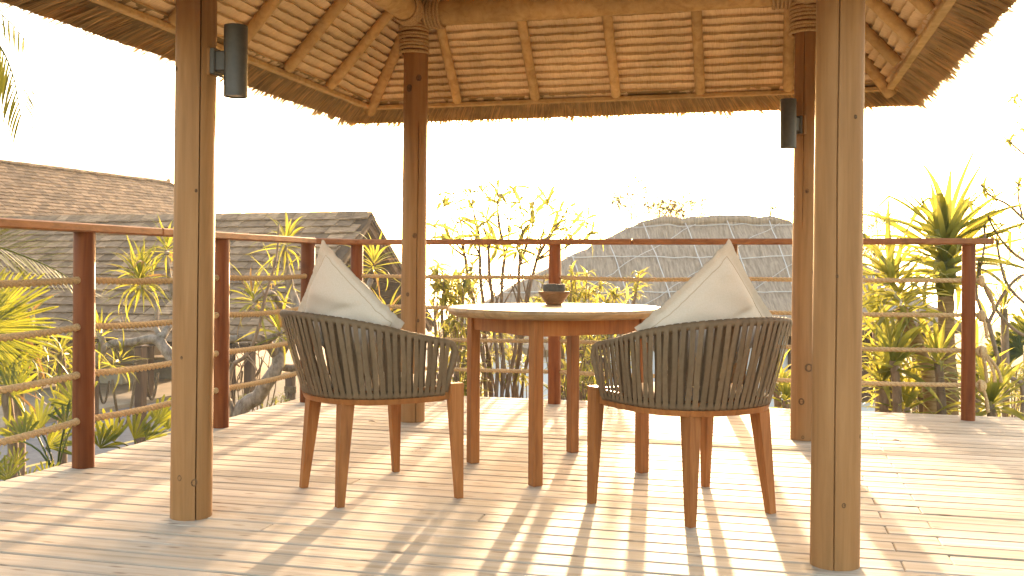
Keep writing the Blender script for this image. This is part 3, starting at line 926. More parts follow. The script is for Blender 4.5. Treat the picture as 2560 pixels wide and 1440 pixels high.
    for z, k in ((0.449, 0.96), (0.452, 1.0), (0.462, 1.0), (0.467, 0.97), (0.468, 0.8)):
        ring = []
        for i in range(n):
            th = 2 * math.pi * i / n
            cx = abs(math.cos(th)) ** 0.55 * math.copysign(1, math.cos(th)); sy = abs(math.sin(th)) ** 0.55 * math.copysign(1, math.sin(th))
            x = 0.0 + 0.225 * cx; y = (0.262 + 0.05 * min(0, x) * 1.6) * sy
            ring.append(Vector((x * k, y * k, z)))
        rings.append(ring)
    mb.rings(rings).build('seat_pad', M['cloth'], t, smooth=True, world=False)
    return t
def copy_tree(o, parent=None):
    c = o.copy(); COL.objects.link(c); c.parent = parent
    for ch in list(o.children): copy_tree(ch, c)
    return c
chair1 = build_chair()
chair2 = copy_tree(chair1)
chair1.location = (-0.573, 4.178, 0); chair1.rotation_euler = (0, 0, R_(31.7))
chair2.location = (0.7015, 3.918, 0); chair2.rotation_euler = (0, 0, R_(121.2))
tag(chair1, 'taupe strap woven tub chair on the left, facing right toward the table', 'chair', 'woven chairs at the round table')
tag(chair2, 'taupe strap woven tub chair on the right, its back to us beside the post', 'chair', 'woven chairs at the round table')

def cushion(label, tip, w_axis, lean_dir, lean, side, seed, bend=0.0):
    """square cushion standing on a corner: tip = lowest point, w_axis horizontal along its face"""
    t = thing('cushion', label, 'cushion', tip, 'cushions standing on the chairs')
    w = Vector(w_axis).normalized(); ld = Vector(lean_dir).normalized()
    u = (Vector((0, 0, 1)) * math.cos(lean) + ld * math.sin(lean)).normalized()
    nrm = w.cross(u).normalized()
    n = 44; hd = side / math.sqrt(2); FL_ = 0.040
    rings_f, rings_b = [], []
    def P(i, j, sgn):
        x, y = -1 + 2 * i / n, -1 + 2 * j / n
        ins = 1 - FL_ / (side / 2)
        ex, ey = min(1, abs(x) / ins), min(1, abs(y) / ins)
        th = 0.098 * max(0, (1 - ex ** 2.4)) ** 0.62 * max(0, (1 - ey ** 2.4)) ** 0.62
        # puckers along the seam, creases towards the corners, a big soft dent
        pk = 0.0
        e = max(abs(x), abs(y))
        if e > 0.55:
            along = y if abs(x) > abs(y) else x
            pk = 0.0075 * noise.noise(Vector((along * 7.5, seed * 3 + (3 if abs(x) > abs(y) else 0) + math.copysign(1, x + y), 0))) * (e - 0.55) / 0.45
            pk += 0.004 * noise.noise(Vector((along * 17, seed, 5 + math.copysign(1, x - y)))) * (e - 0.55) / 0.45
        dent = 0.026 * noise.noise(Vector((x * 1.7 + seed, y * 1.7, sgn))) + 0.010 * noise.noise(Vector((x * 3.2 + y * 2 + seed, y * 1.1, sgn + 4)))
        dent *= min(1, th / 0.04)
        fold = -0.012 * math.exp(-((x * 0.6 + y * 0.8 - 0.15 - 0.1 * math.sin(3 * x)) / 0.05) ** 2) * max(0, 1 - abs(x - 0.5) * 1.6) * min(1, th / 0.03)
        pull = 1 - 0.045 * (1 - abs(y) ** 2) * abs(x) ** 4 - 0.0
        pully = 1 - 0.045 * (1 - abs(x) ** 2) * abs(y) ** 4
        X, Y_ = x * pull * side / 2, y * pully * side / 2
        a, b = (X - Y_) / math.sqrt(2), (X + Y_) / math.sqrt(2)
        off = sgn * (th + dent + fold + 0.0022) + pk
        if max(ex, ey) >= 1: off = sgn * 0.0022 + pk
        h = b + hd                      # height above the tip along the face
        squash = 0.0
        q_ = u * h + w * a + nrm * off
        q_ += ld * (bend * (h / (2 * hd)) ** 2 * 0.1)
        # slump: the low corner is pushed flat on the seat
        r_ = t.location + q_
        low = 0.472 + (0.012 if sgn > 0 else 0.0) - r_.z
        if low > 0:
            r_ = Vector((r_.x, r_.y, r_.z + low)) - ld * (low * 0.9)
        return r_
    mb = MB()
    for sgn in (1, -1):
        vs = [P(i, j, sgn) for j in range(n + 1) for i in range(n + 1)]
        fs = [(j * (n + 1) + i, j * (n + 1) + i + 1, (j + 1) * (n + 1) + i + 1, (j + 1) * (n + 1) + i) for j in range(n) for i in range(n)]
        if sgn < 0: fs = [tuple(reversed(f)) for f in fs]
        mb.add(vs, fs)
    mb.build('cover', M['cloth'], t, smooth=True)
    # stitched seam line inside the flange, front and back
    for sgn in (1, -1):
        k = int(round(n * FL_ / side))
        loop = [(i, k) for i in range(k, n - k)] + [(n - k, j) for j in range(k, n - k)] + [(i, n - k) for i in range(n - k, k, -1)] + [(k, j) for j in range(n - k, k, -1)]
        MB().tube([P(i, j, sgn) + nrm * sgn * 0.0004 for i, j in loop], 0.0014, 5, close=True).build('seam', M['seam'], t)
    return t
f1 = Vector((math.cos(R_(31.7)), math.sin(R_(31.7)), 0)); f2 = Vector((math.cos(R_(121.2)), math.sin(R_(121.2)), 0))
c1 = Vector((-0.573, 4.178, 0)); c2 = Vector((0.7015, 3.918, 0))
cushion('cream canvas cushion standing on its corner in the left chair', c1 + f1 * 0.0 + Vector((-0.02, 0.02, 0.385)), (0.76, -0.65, 0), -f1, R_(18), 0.49, 1)
cushion('cream canvas cushion standing on its corner in the right chair', c2 + f2 * 0.0 + Vector((0, 0, 0.385)), (0.88, 0.47, 0), -f2, R_(18), 0.49, 2)
# ------------------------------------------------------------------ shingle roofed pavilion over the road
rs = random.Random(21)
SHM = []
for k in range(6):
    w = 0.5 * (0.82 + 0.07 * k); L = 0.56
    mb = MB(); c = 0.012
    x0, x1 = -w / 2 + 0.008, w / 2 - 0.008
    vs = []
    for z0, z1, y in ((0.048, 0.085, 0.0), (0.046, 0.084, 0.03), (-0.012, 0.004, L)):
        vs += [(x0, y, z0), (x1, y, z0), (x1, y, z1), (x0, y, z1)]
    mb.add(vs, [(0, 1, 2, 3), (4, 7, 6, 5)][:1] + [(3, 2, 6, 7), (0, 3, 7, 4), (1, 5, 6, 2), (7, 6, 10, 11), (4, 7, 11, 8), (5, 9, 10, 6), (8, 11, 10, 9), (0, 4, 5, 1), (4, 8, 9, 5)])
    SHM.append((w, mb))
def shingle_roof(root, o, along, up, nrows, ex, span, prefer, limit=290, wscale=1.0):
    """o: eave corner; along/up unit vectors; span(r)->(s0,s1); the `limit` most visible shingles are parts, the rest one stuff mesh"""
    nrm = along.cross(up).normalized()
    if nrm.z < 0: nrm = -nrm
    basis = Matrix((along, up, nrm)).transposed()
    items = []
    for r in range(nrows):
        s0, s1 = span(r); s = s0 - rs.uniform(0, 0.4)
        while s < s1:
            k = rs.randrange(6); w = SHM[k][0] * wscale
            ctr = s + w / 2
            if s > s0 - 0.1 and s + w < s1 + 0.12:
                pos = o + along * ctr + up * (r * ex + rs.uniform(-0.025, 0.02)) + nrm * (0.012 + rs.uniform(0, 0.012))
                rot = basis.to_4x4() @ Matrix.Rotation(rs.uniform(-0.02, 0.02), 4, 'Z') @ Matrix.Rotation(rs.uniform(-0.012, 0.02), 4, 'X')
                items.append((prefer(pos), pos, rot, k))
            s += w
    items.sort(key=lambda t: t[0])
    mes = [mb.mesh('shingle', M['shingle']) for _, mb in SHM]
    rl = root_loc(root)
    rest = MB()
    for i, (pr, pos, rot, k) in enumerate(items):
        mat = Matrix.Translation(pos) @ rot @ Matrix.Diagonal((wscale, 1, 1, 1))
        if i < limit:
            ob = link_mesh('shingle', mes[k], None, root)
            ob.matrix_basis = Matrix.Translation(-rl) @ mat
        else:
            rest.add([mat @ v for v in SHM[k][1].v], SHM[k][1].f)
    if rest.v: rest.build('shingles', M['shingle'], root, kind='stuff')
def screen(pos):
    du = pos.x / pos.y; dv = (CAM_H - pos.z) / pos.y
    return 1280 + FPX * du, HORIZON + FPX * dv
def prefer_view(pos):
    x, y = screen(pos)
    pen = 0
    if x < -20 or x > 1000: pen = 1000
    if 425 < x < 540: pen += 300
    return pen + pos.y
GF, GRR, GA = Vector((-6.46, 28, -1.36)), Vector((-2.92, 38.4, -1.36)), Vector((-4.69, 33.2, 2.63))
RD = Vector((-0.947, 0.322, 0))
hs_ = thing('shingle_pavilion', 'open gabled pavilion with a weathered wood shingle roof, its gable end toward the log post', 'pavilion', GF + Vector((0, 0, ROADZ + 1.36)))
upF = (GA - GF).normalized(); upB = (GA - GRR).normalized(); LS = (GA - GF).length
LEN = 21.0
nr = 17; exq = LS / nr
shingle_roof(hs_, GF + RD * 0.0, RD, upF, nr, exq, lambda r: (0.0, LEN), prefer_view)
nb_ = upF.cross(RD).normalized(); nb_ = nb_ if nb_.z > 0 else -nb_
nbB = upB.cross(RD).normalized(); nbB = nbB if nbB.z > 0 else -nbB
MB().box((GF + GA) / 2 + RD * LEN / 2 - nb_ * 0.07, RD * (LEN / 2), upF * (LS / 2), nb_ * 0.06).build('roof_deck', M['shingle_under'], hs_)
MB().box((GRR + GA) / 2 + RD * LEN / 2 - nbB * 0.05, RD * (LEN / 2), upB * (LS / 2 - 0.05), nbB * 0.04).build('back_slope', M['shingle'], hs_)
# ridge caps
capm = MB()
for sgn, upv, nv in ((1, upF, nb_), (-1, upB, nbB)):
    capm.box(nv * 0.025 - upv * 0.17, Vector((0.32, 0, 0)).length * RD * 1.0, upv * 0.18, nv * 0.022)
cm = capm.mesh('ridge_cap', M['shingle'])
for k in range(int(LEN / 0.56)):
    ob = link_mesh('ridge_cap', cm, None, hs_)
    ob.location = GA + RD * (0.3 + 0.56 * k) + Vector((0, 0, 0.05 + 0.02 * (k % 2))) - hs_.location
# soffit boards of the far slope, seen from beneath at the gable
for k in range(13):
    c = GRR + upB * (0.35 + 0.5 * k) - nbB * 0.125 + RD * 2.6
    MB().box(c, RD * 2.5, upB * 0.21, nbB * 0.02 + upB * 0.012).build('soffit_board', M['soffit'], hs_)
for dist in (0.12, 1.7, 3.3):
    for base, upv, nv in ((GF, upF, nb_), (GRR, upB, nbB)):
        MB().box(base + upv * (LS / 2) - nv * 0.26 + RD * dist, RD * 0.07, upv * (LS / 2 - 0.1), nv * 0.10).build('rafter', M['brown'], hs_)
for base, upv, nv in ((GF, upF, nb_), (GRR, upB, nbB)):
    MB().box(base + upv * (LS / 2) - nv * 0.07 - RD * 0.03, RD * 0.03, upv * (LS / 2), nv * 0.075).build('barge_board', M['shingle_under'], hs_)
MB().box(GA - Vector((0, 0, 0.45)) + RD * LEN / 2, RD * (LEN / 2 - 0.2), G * 0.09, (0, 0, 0.14)).build('ridge_beam', M['brown'], hs_)
for along in (1.6, 5.2, 9.6, 14.2, 18.6):
    for base, gsgn in ((GF, 1), (GRR, -1)):
        c = base + RD * along + G * (0.9 * gsgn)
        z0 = ROADZ + 0.03; z1 = base.z + 0.35
        MB().bbox(Vector((c.x, c.y, (z0 + z1) / 2)), RD * 0.13, G * 0.13, (0, 0, (z1 - z0) / 2), 0.02).build('post', M['brown'], hs_)
for base, gsgn in ((GF, 1), (GRR, -1)):
    c = base + RD * (LEN / 2) + G * (0.9 * gsgn) + Vector((0, 0, 0.42))
    MB().box(c, RD * (LEN / 2 - 0.8), G * 0.10, (0, 0, 0.16)).build('wall_plate', M['brown'], hs_)

# taller shingle roof behind, its ridge running away from the viewer
HE = Vector((-17.88, 52.0, 5.1))
h2 = thing('shingle_house', 'taller house behind the gabled pavilion, wood shingle roof sloping toward the left post', 'house', Vector((HE.x, HE.y, ROADZ)))
RR2 = -G                                       # ridge runs toward the viewer from HE
dn = (GR * 0.76 + Vector((0, 0, -0.65))).normalized()
L2 = 15.0; S2 = 7.0; n2r = 30
upv2 = -dn
org2 = HE + dn * S2
# hip end: rows get longer toward the eave
shingle_roof(h2, org2, RR2, upv2, n2r, S2 / n2r, lambda r: (-(S2 - r * S2 / n2r) * 0.55, L2), lambda p: (0 if -10 < screen(p)[0] < 600 and screen(p)[1] < 560 else 1000) + p.y, wscale=0.85)
n2v = RR2.cross(upv2); n2v = n2v if n2v.z > 0 else -n2v
mb = MB()
a = HE + RR2 * L2; b = HE.copy(); c_ = org2 - RR2 * S2 * 0.55; d_ = org2 + RR2 * L2
off = n2v * 0.03
mb.add([a - off, b - off, c_ - off, d_ - off, a - off * 4, b - off * 4, c_ - off * 4, d_ - off * 4], [(0, 1, 2, 3), (7, 6, 5, 4), (0, 4, 5, 1), (1, 5, 6, 2), (2, 6, 7, 3), (3, 7, 4, 0)])
mb.build('roof_deck', M['shingle_under'], h2)
dn_l = (-GR * 0.76 + Vector((0, 0, -0.65))).normalized()
lc = HE + dn_l * S2 - RR2 * S2 * 0.55
mb = MB()
mb.add([a - off, b - off, lc, HE + dn_l * S2 + RR2 * L2], [(0, 1, 2, 3)])
mb.add([b - off, c_ - off, lc], [(0, 1, 2)])
mb.build('far_slope', M['shingle'], h2)
for k in range(int(L2 / 0.5)):
    MB().box(HE + RR2 * (0.25 + 0.5 * k) + Vector((0, 0, 0.06 + 0.03 * (k % 2))), RR2 * 0.26, GR * 0.2, (0, 0, 0.03)).build('ridge_cap', M['shingle'], h2)
for k in range(9):
    p0 = HE.lerp(c_, (k + 0.5) / 9)
    MB().box(p0 + Vector((0, 0, 0.06)), (c_ - HE).normalized() * 0.42, GR * 0.18, (0, 0, 0.03)).build('hip_cap', M['shingle'], h2)
MB().tube([HE + Vector((0, 0, 0.05)), HE + Vector((0, 0, 0.26)), HE + Vector((0, 0, 0.3))], [0.12, 0.1, 0.03], 10).build('finial', M['shingle'], h2)
mb = MB()
cc = HE + RR2 * (L2 / 2 - 1); zt = org2.z + 0.3
mb.box(Vector((cc.x, cc.y, (zt + ROADZ) / 2)), RR2 * (L2 / 2 - 0.5), GR * 4.4, (0, 0, (zt - ROADZ) / 2))
mb.build('wall', M['bench'], h2)

# benches and pots beneath the open pavilion, roadside posts with mooring rope
def ground_pt(px, py, z=ROADZ):
    Y = (CAM_H - z) / ((py - HORIZON) / FPX)
    p = at(px, py, Y); p.z = z
    return p
PZ = ROADZ + 0.11
for i, (px, py, w, h, lab) in enumerate(((400, 948, 0.95, 0.75, 'long grey bench under the shingle roof nearest the log post'),
                                     (292, 962, 0.50, 0.62, 'small grey box seat under the shingle roof beside the leaning branch'),
                                     (345, 940, 0.75, 1.15, 'tall grey counter under the shingle roof behind the brown roadside post'))):
    p = ground_pt(px, py, PZ)
    t = thing('bench', lab, 'bench', p)
    MB().bbox(p + Vector((0, 0, h / 2 - 0.05)), G * 0.32, GR * w, (0, 0, h / 2 - 0.051), 0.02).build('base', M['bench'], t)
    MB().bbox(p + Vector((0, 0, h - 0.045)), G * 0.38, GR * (w + 0.06), (0, 0, 0.045), 0.01).build('seat', M['pave'], t)
def bollard(px, py_top, Y, lab, lantern=False):
    top = at(px, py_top, Y); z0 = ground_z(top.x, Y)
    t = thing('roadside_post', lab, 'post', (top.x, Y, z0), 'timber posts along the road')
    MB().bbox((top.x, Y, (z0 + top.z) / 2), G * 0.095, GR * 0.095, (0, 0, (top.z - z0) / 2), 0.015).build('shaft', M['brown'], t)
    MB().bbox((top.x, Y, top.z + 0.02), G * 0.125, GR * 0.125, (0, 0, 0.025), 0.01).build('cap', M['brown'], t)
    lash = MB()
    for k in range(4):
        zc = top.z - 0.28 - 0.04 * k
        ring = [Vector((top.x, Y, zc)) + G * (0.13 * math.cos(a)) + GR * (0.13 * math.sin(a)) for a in [2 * math.pi * i / 16 for i in range(16)]]
        lash.tube(ring, 0.022, 6, close=True)
    lash.build('rope_lashing', M['old_rope'], t, smooth=True)
    for s, dl in ((-1, 1.0), (1, 0.6)):
        c0 = Vector((top.x, Y, top.z - 0.35)) + G * (0.12 * s)
        loop = [c0 + G * (s * 0.75 * dl * u_) + Vector((0, 0, -1.15 * dl * 4 * u_ * (1 - u_) - 0.25 * u_)) for u_ in [i / 14 for i in range(15)]]
        MB().tube(loop, 0.028, 8).build('hanging_rope', M['old_rope'], t, smooth=True)
    return t
bollard(352, 868, 21.5, 'brown timber roadside post with hanging rope loop, left of the front log post')
bollard(726, 938, 24.0, 'brown timber roadside post below the deck, beside the left chair')
bollard(578, 880, 29.0, 'brown timber roadside post with dark rope, beside the thick grey trunk')
bollard(235, 900, 26.0, 'brown timber roadside post hidden behind the railing post and leaves')

# ------------------------------------------------------------------ thatched house under a rope net
YF, YRG = 25.0, 28.8
def P2(px, py, Y): return at(px, py, Y)
EL, ER = P2(1105, 812, YF), P2(2415, 815, YF)
RLp, RRp = P2(1585, 560, YRG), P2(1972, 550, YRG)
nh = thing('thatched_house', 'low house with grey thatched hip roof held down by a pale rope net', 'house', Vector(((EL.x + ER.x) / 2, YF, ROADZ)))
BL_, BR_ = EL + Vector((0.3, 2 * (YRG - YF), 0)), ER + Vector((-0.3, 2 * (YRG - YF), 0))
def bump(p, amp=0.10):
    return p + Vector((0, 0, amp * noise.noise(p * 0.9) + amp * 0.7 * noise.noise(p * 2.7)))
def patch(mb, a, b, c, d, nu, nv):
    vs = [bump(a.lerp(b, i / nu).lerp(d.lerp(c, i / nu), j / nv)) for j in range(nv + 1) for i in range(nu + 1)]
    mb.add(vs, [(j * (nu + 1) + i, j * (nu + 1) + i + 1, (j + 1) * (nu + 1) + i + 1, (j + 1) * (nu + 1) + i) for j in range(nv) for i in range(nu)])
mb = MB()
patch(mb, EL, ER, RRp, RLp, 90, 40)
patch(mb, BL_, EL, RLp, RLp + Vector((0, 0.02, 0)), 30, 40)
patch(mb, ER, BR_, RRp + Vector((0, 0.02, 0)), RRp, 30, 40)
patch(mb, BR_, BL_, RLp + Vector((0, .02, 0)), RRp + Vector((0, .02, 0)), 40, 12)
# thick eave
th_ = Vector((0, 0.10, -0.24))
nE = 120; vs = []
for i in range(nE + 1):
    p = bump(EL.lerp(ER, i / nE)); r_ = rs.uniform(-0.03, 0.03)
    vs += [p, p + th_ + Vector((0, 0, r_)), p + th_ + Vector((0, 0.6, 0.30))]
mb.add(vs, [(3 * i + k, 3 * i + k + 1, 3 * i + k + 4, 3 * i + k + 3) for i in range(nE) for k in range(2)])
mb.tube([bump(RLp.lerp(RRp, i / 16)) + Vector((0, 0, 0.03 - 0.10 * abs(i / 8 - 1) ** 6)) for i in range(17)], [0.14 * (1 - 0.55 * abs(i / 8 - 1) ** 6) * (1 + 0.2 * math.sin(i * 2.3)) for i in range(17)], 8)
mb.build('thatch_roof', M['grey_thatch'], nh, smooth=True)
def roof_pt(u_, v):
    """front slope: u 0..1 along, v 0 eave..1 ridge, just above the thatch"""
    p = bump(EL.lerp(ER, u_).lerp(RLp.lerp(RRp, u_), v), 0.06)
    return p + Vector((0, -0.05, 0.075))
def roof_px(px, v):
    """point of the front slope at height v whose direction matches photo column px"""
    lo, hi = 0.0, 1.0
    for _ in range(22):
        m_ = (lo + hi) / 2; q_ = roof_pt(m_, v)
        if 1280 + FPX * q_.x / q_.y < px: lo = m_
        else: hi = m_
    return roof_pt((lo + hi) / 2, v)
def net(pts, r=0.016):
    MB().tube(pts, r, 6).build('net_rope', M['net'], nh, smooth=True)
for v in (0.93, 0.60, 0.27):
    net([roof_pt(i / 50, v) for i in range(51)])
for px in range(1310, 2500, 105):
    # ropes that run down the slope, leaning to the right as they fall
    pts = []
    for i in range(25):
        v = 0.97 - 0.95 * i / 24
        x = px - 20 + 92 * (1 - v)
        q_ = roof_px(x, v)
        lim = EL.lerp(RLp, v); lim2 = ER.lerp(RRp, v)
        if lim.x + 0.1 < q_.x < lim2.x - 0.1: pts.append(q_)
    if len(pts) > 2: net(pts)
for px in range(1130, 2400, 210):
    pts = []
    for i in range(25):
        v = 0.05 + 0.9 * i / 24
        q_ = roof_px(px + 420 * v, v)
        lim = EL.lerp(RLp, v); lim2 = ER.lerp(RRp, v)
        if lim.x + 0.1 < q_.x < lim2.x - 0.1: pts.append(q_)
    if len(pts) > 2: net(pts, 0.009)
wz = EL.z - 0.1
MB().box(((EL.x + ER.x) / 2, YRG + 0.2, (wz + ROADZ) / 2), ((ER.x - EL.x) / 2 - 1.2, 0, 0), (0, YRG - YF - 0.8, 0), (0, 0, (wz - ROADZ) / 2)).build('wall', M['wall'], nh)
for px in (1480, 1700, 2010, 2180, 2320):
    c = P2(px, 880, YF + 0.95)
    MB().bbox((c.x, YF + 0.92, wz - 1.0), (0.42, 0, 0), (0, 0.05, 0), (0, 0, 0.9), 0.02).build('door', M['brown'], nh)
for px in (1170, 1400, 1850, 2070, 2300):
    c = P2(px, 880, YF + 0.35)
    MB().tube([(c.x, YF + 0.35, ROADZ), (c.x, YF + 0.35, wz + 0.1)], 0.10, 10).build('post', M['brown'], nh, smooth=True)

# small lower thatched hut in front of its left end
yh = 21.0
hl, hr = P2(1215, 872, yh), P2(1400, 872, yh)
ht = thing('thatched_hut', 'small thatched hut with grey wall seen between the table legs', 'hut', Vector(((hl.x + hr.x) / 2, yh, ROADZ)))
ra = P2(1310, 810, yh + 1.2)
bl2, br2 = hl + Vector((0, 2.4, 0)), hr + Vector((0, 2.4, 0))
mb = MB()
for a, b in ((hl, hr), (hr, br2), (br2, bl2), (bl2, hl)):
    patch(mb, a, b, ra, ra + Vector((0.001, 0, 0)), 14, 10)
for i in range(24):
    p, q_ = hl.lerp(hr, i / 24), hl.lerp(hr, (i + 1) / 24)
    mb.quad(bump(p), bump(q_), bump(q_) + Vector((0, .1, -.16)), bump(p) + Vector((0, .1, -.16)))
mb.build('thatch_roof', M['grey_thatch'], ht, smooth=True)
MB().box(((hl.x + hr.x) / 2, yh + 1.2, (hl.z - 0.1 + ROADZ) / 2), ((hr.x - hl.x) / 2 - 0.18, 0, 0), (0, 0.95, 0), (0, 0, (hl.z - 0.1 - ROADZ) / 2)).build('wall', M['wall'], ht)

# ------------------------------------------------------------------ plants
rp = random.Random(5)
def blade(length, width, droop, fold=0.35, n=9, base_w=0.55, tip=0.75, kink=0.0):
    """long leaf: grows along +X, V-folded, bending down by `droop` radians in all"""
    mb = MB(); vs = []; x = z = 0.0; a = 0.0
    for i in range(n + 1):
        t = i / n
        w = width * (base_w + (1 - base_w) * min(1, t / 0.25)) * (1 if t < tip else max(0.04, (1 - t) / (1 - tip)))
        up = fold * w * 0.5
        s, c = math.sin(a), math.cos(a)
        vs += [(x + up * s, -w / 2, z + up * c), (x, 0, z), (x + up * s, w / 2, z + up * c)]
        a2 = -droop * (t ** 1.3) * 1.0 - (kink if t > 0.62 else 0)
        a = a2
        x += length / n * math.cos(a); z += length / n * math.sin(a)
    return mb.add(vs, [(3 * i + k, 3 * i + k + 1, 3 * i + k + 4, 3 * i + k + 3) for i in range(n) for k in range(2)])
def place(me, name, parent, pos, direction, up, scale=1.0):
    d = Vector(direction).normalized(); u_ = Vector(up)
    s = u_.cross(d)
    if s.length < 0.05: s = Vector((1, 0, 0)).cross(d)
    s.normalize(); u_ = d.cross(s)
    ob = link_mesh(name, me, None, parent)
    m4 = Matrix((d, s, u_)).transposed().to_4x4()
    ob.matrix_basis = Matrix.Translation(Vector(pos) - root_loc(parent)) @ m4 @ Matrix.Rotation(rp.uniform(-0.5, 0.5), 4, 'X') @ Matrix.Scale(scale, 4)
    return ob
def blade_set(length, width, mat, droops, **kw):
    return [blade(length * k, width, dr, **kw).mesh('leaf', M[mat], smooth=False) for dr in droops for k in (0.8, 1.0)]
def rosette(parent, c, axis, n, meshes, el0=-0.5, el1=1.25, scale=1.0, r0=0.02, stem=0.12):
    """spiral of leaves: inner ones upright, outer ones spreading and hanging"""
    ax = Vector(axis).normalized()
    x = ax.cross(Vector((0.31, 0.9, 0.17))).normalized(); y = ax.cross(x)
    for i in range(n):
        f = i / max(1, n - 1)
        el = el0 + (el1 - el0) * f ** 0.8 + rp.uniform(-0.15, 0.15)
        th = i * 2.39996 + rp.uniform(-0.25, 0.25)
        rad = x * math.cos(th) + y * math.sin(th)
        d = rad * math.cos(el) + ax * math.sin(el)
        pos = Vector(c) + ax * (stem * (f - 0.5)) + rad * r0
        place(rp.choice(meshes), 'leaf', parent, pos, d, ax, scale * rp.uniform(0.75, 1.12))
def limb(mb, pts, r0, r1, n=9, wob=0.02):
    P = smooth_path(pts, max(8, 5 * len(pts)))
    m_ = len(P)
    P = [p + Vector((noise.noise(p * 3.1), noise.noise(p * 3.1 + Vector((9, 0, 0))), noise.noise(p * 3.1 + Vector((0, 9, 0))))) * wob for p in P]
    rad = [(r0 + (r1 - r0) * i / (m_ - 1)) * (1 + 0.16 * noise.noise(p * 9)) for i, p in enumerate(P)]
    mb.tube(P, rad, n)
    return P

# --- grey-branched dragon trees left of the deck
drac = blade_set(0.42, 0.026, 'drac', (0.35, 0.8, 1.3, 1.9), fold=0.5, tip=0.45)
def px_path(L): return [at(x, y, Y) for x, y, Y in L]
def tree_root(name, label, cat, px, py, Y, group=None):
    p = at(px, py, Y)
    return thing(name, label, cat, (p.x, p.y, ground_z(p.x, p.y) - 0.05), group)
YD = 8.6
ta_ = tree_root('dragon_tree', 'grey-branched dragon tree with leaf rosettes between two left railing posts', 'tree', 610, 1060, YD)
tr = MB()
g0 = Vector(ta_.location)
b1 = [g0, at(600, 1040, YD), at(640, 990, YD), at(688, 930, YD - .1), at(700, 880, YD)]
limb(tr, b1, 0.085, 0.055, wob=0.03)
limb(tr, px_path([(700, 885, YD), (735, 815, YD), (742, 765, YD + .2), (722, 715, YD + .2), (712, 650, YD + .1), (714, 615, YD)]), 0.05, 0.028)
limb(tr, px_path([(738, 790, YD), (705, 765, YD - .2), (680, 735, YD - .3), (655, 735, YD - .4), (638, 755, YD - .4)]), 0.034, 0.022)
limb(tr, px_path([(695, 890, YD), (660, 852, YD - .2), (620, 842, YD - .3), (585, 846, YD - .3), (545, 850, YD - .3)]), 0.045, 0.03)
limb(tr, px_path([(690, 910, YD), (730, 920, YD), (770, 905, YD), (800, 850, YD)]), 0.035, 0.025)
limb(tr, px_path([(660, 850, YD - .2), (690, 838, YD - .2), (700, 832, YD - .3)]), 0.035, 0.03)
limb(tr, [at(800, 850, YD), at(880, 800, YD + .2), at(930, 700, YD + .3)], 0.03, 0.025)
limb(tr, [at(800, 850, YD), at(900, 860, YD + .1), at(965, 815, YD + .2)], 0.03, 0.022)
limb(tr, [g0, at(575, 1030, YD), at(545, 990, YD - .2)], 0.05, 0.04)
tr.build('trunk', M['bark'], ta_, smooth=True)
for px, py, dY, n, ax in ((714, 612, 0, 34, (0.1, 0, 1)), (634, 748, -.4, 30, (-.15, 0, 1)), (700, 830, -.3, 26, (.1, -.2, 1)), (935, 662, .3, 30, (.2, 0, 1)), (968, 800, .2, 26, (.2, 0, 1)), (690, 715, 0.2, 12, (0.1, 0.1, 1))):
    rosette(ta_, at(px, py, YD + dY), ax, n, drac, -0.7, 1.3, scale=0.95)

tb2 = tree_root('dragon_tree', 'grey-branched dragon tree with leaf rosettes left of the front log post', 'tree', 475, 1060, YD - .4)
tr = MB(); g0 = Vector(tb2.location); Y2 = YD - .4
limb(tr, [g0, at(478, 1040, Y2), at(465, 970, Y2), at(432, 895, Y2)], 0.075, 0.05, wob=.03)
limb(tr, px_path([(432, 900, Y2), (415, 872, Y2), (385, 846, Y2), (330, 852, Y2), (285, 858, Y2), (262, 872, Y2), (235, 905, Y2), (205, 915, Y2)]), 0.045, 0.028)
limb(tr, px_path([(425, 885, Y2), (405, 845, Y2), (392, 820, Y2 + .1), (392, 780, Y2 + .1), (380, 745, Y2 + .1), (352, 722, Y2)]), 0.026, 0.016)
limb(tr, px_path([(405, 845, Y2), (440, 780, Y2 + .2), (425, 700, Y2 + .2), (415, 640, Y2 + .2)]), 0.03, 0.022)
limb(tr, px_path([(262, 872, Y2), (258, 850, Y2), (252, 835, Y2)]), 0.03, 0.024)
tr.build('trunk', M['bark'], tb2, smooth=True)
for px, py, dY, n, ax, sc in ((350, 705, 0, 48, (-.2, 0, 1), 1.0), (418, 622, .2, 34, (.1, 0, 1), 0.85), (250, 838, 0, 22, (.1, 0, 1), 0.8), (195, 905, 0, 34, (-.3, -.2, .9), 0.95), (300, 905, -.1, 14, (.3, 0, .8), 0.7), (352, 690, 0, 20, (.2, -.2, 1), 1.0)):
    rosette(tb2, at(px, py, Y2 + dY), ax, n, drac, -0.7, 1.35, scale=1.0 * sc)

# bare dark stem leaning across them
bs_ = tree_root('bare_sapling', 'thin bare dark stem leaning right in front of the shingle roof', 'sapling', 560, 980, 7.9)
tr = MB()
limb(tr, [Vector(bs_.location)] + px_path([(575, 950, 7.9), (618, 885, 7.9), (650, 810, 7.9), (662, 745, 7.9), (690, 640, 7.9), (699, 560, 7.9)]), 0.026, 0.008, wob=0.01)
for a in ((618, 885, 645, 930), (600, 915, 575, 905), (662, 745, 640, 700), (640, 940, 655, 890)):
    limb(tr, px_path([(a[0], a[1], 7.9), ((a[0] + a[2]) / 2 + 4, (a[1] + a[3]) / 2, 7.85), (a[2], a[3], 7.8)]), 0.008, 0.004, n=6, wob=0.005)
tr.build('trunk', M['twig'], bs_, smooth=True)
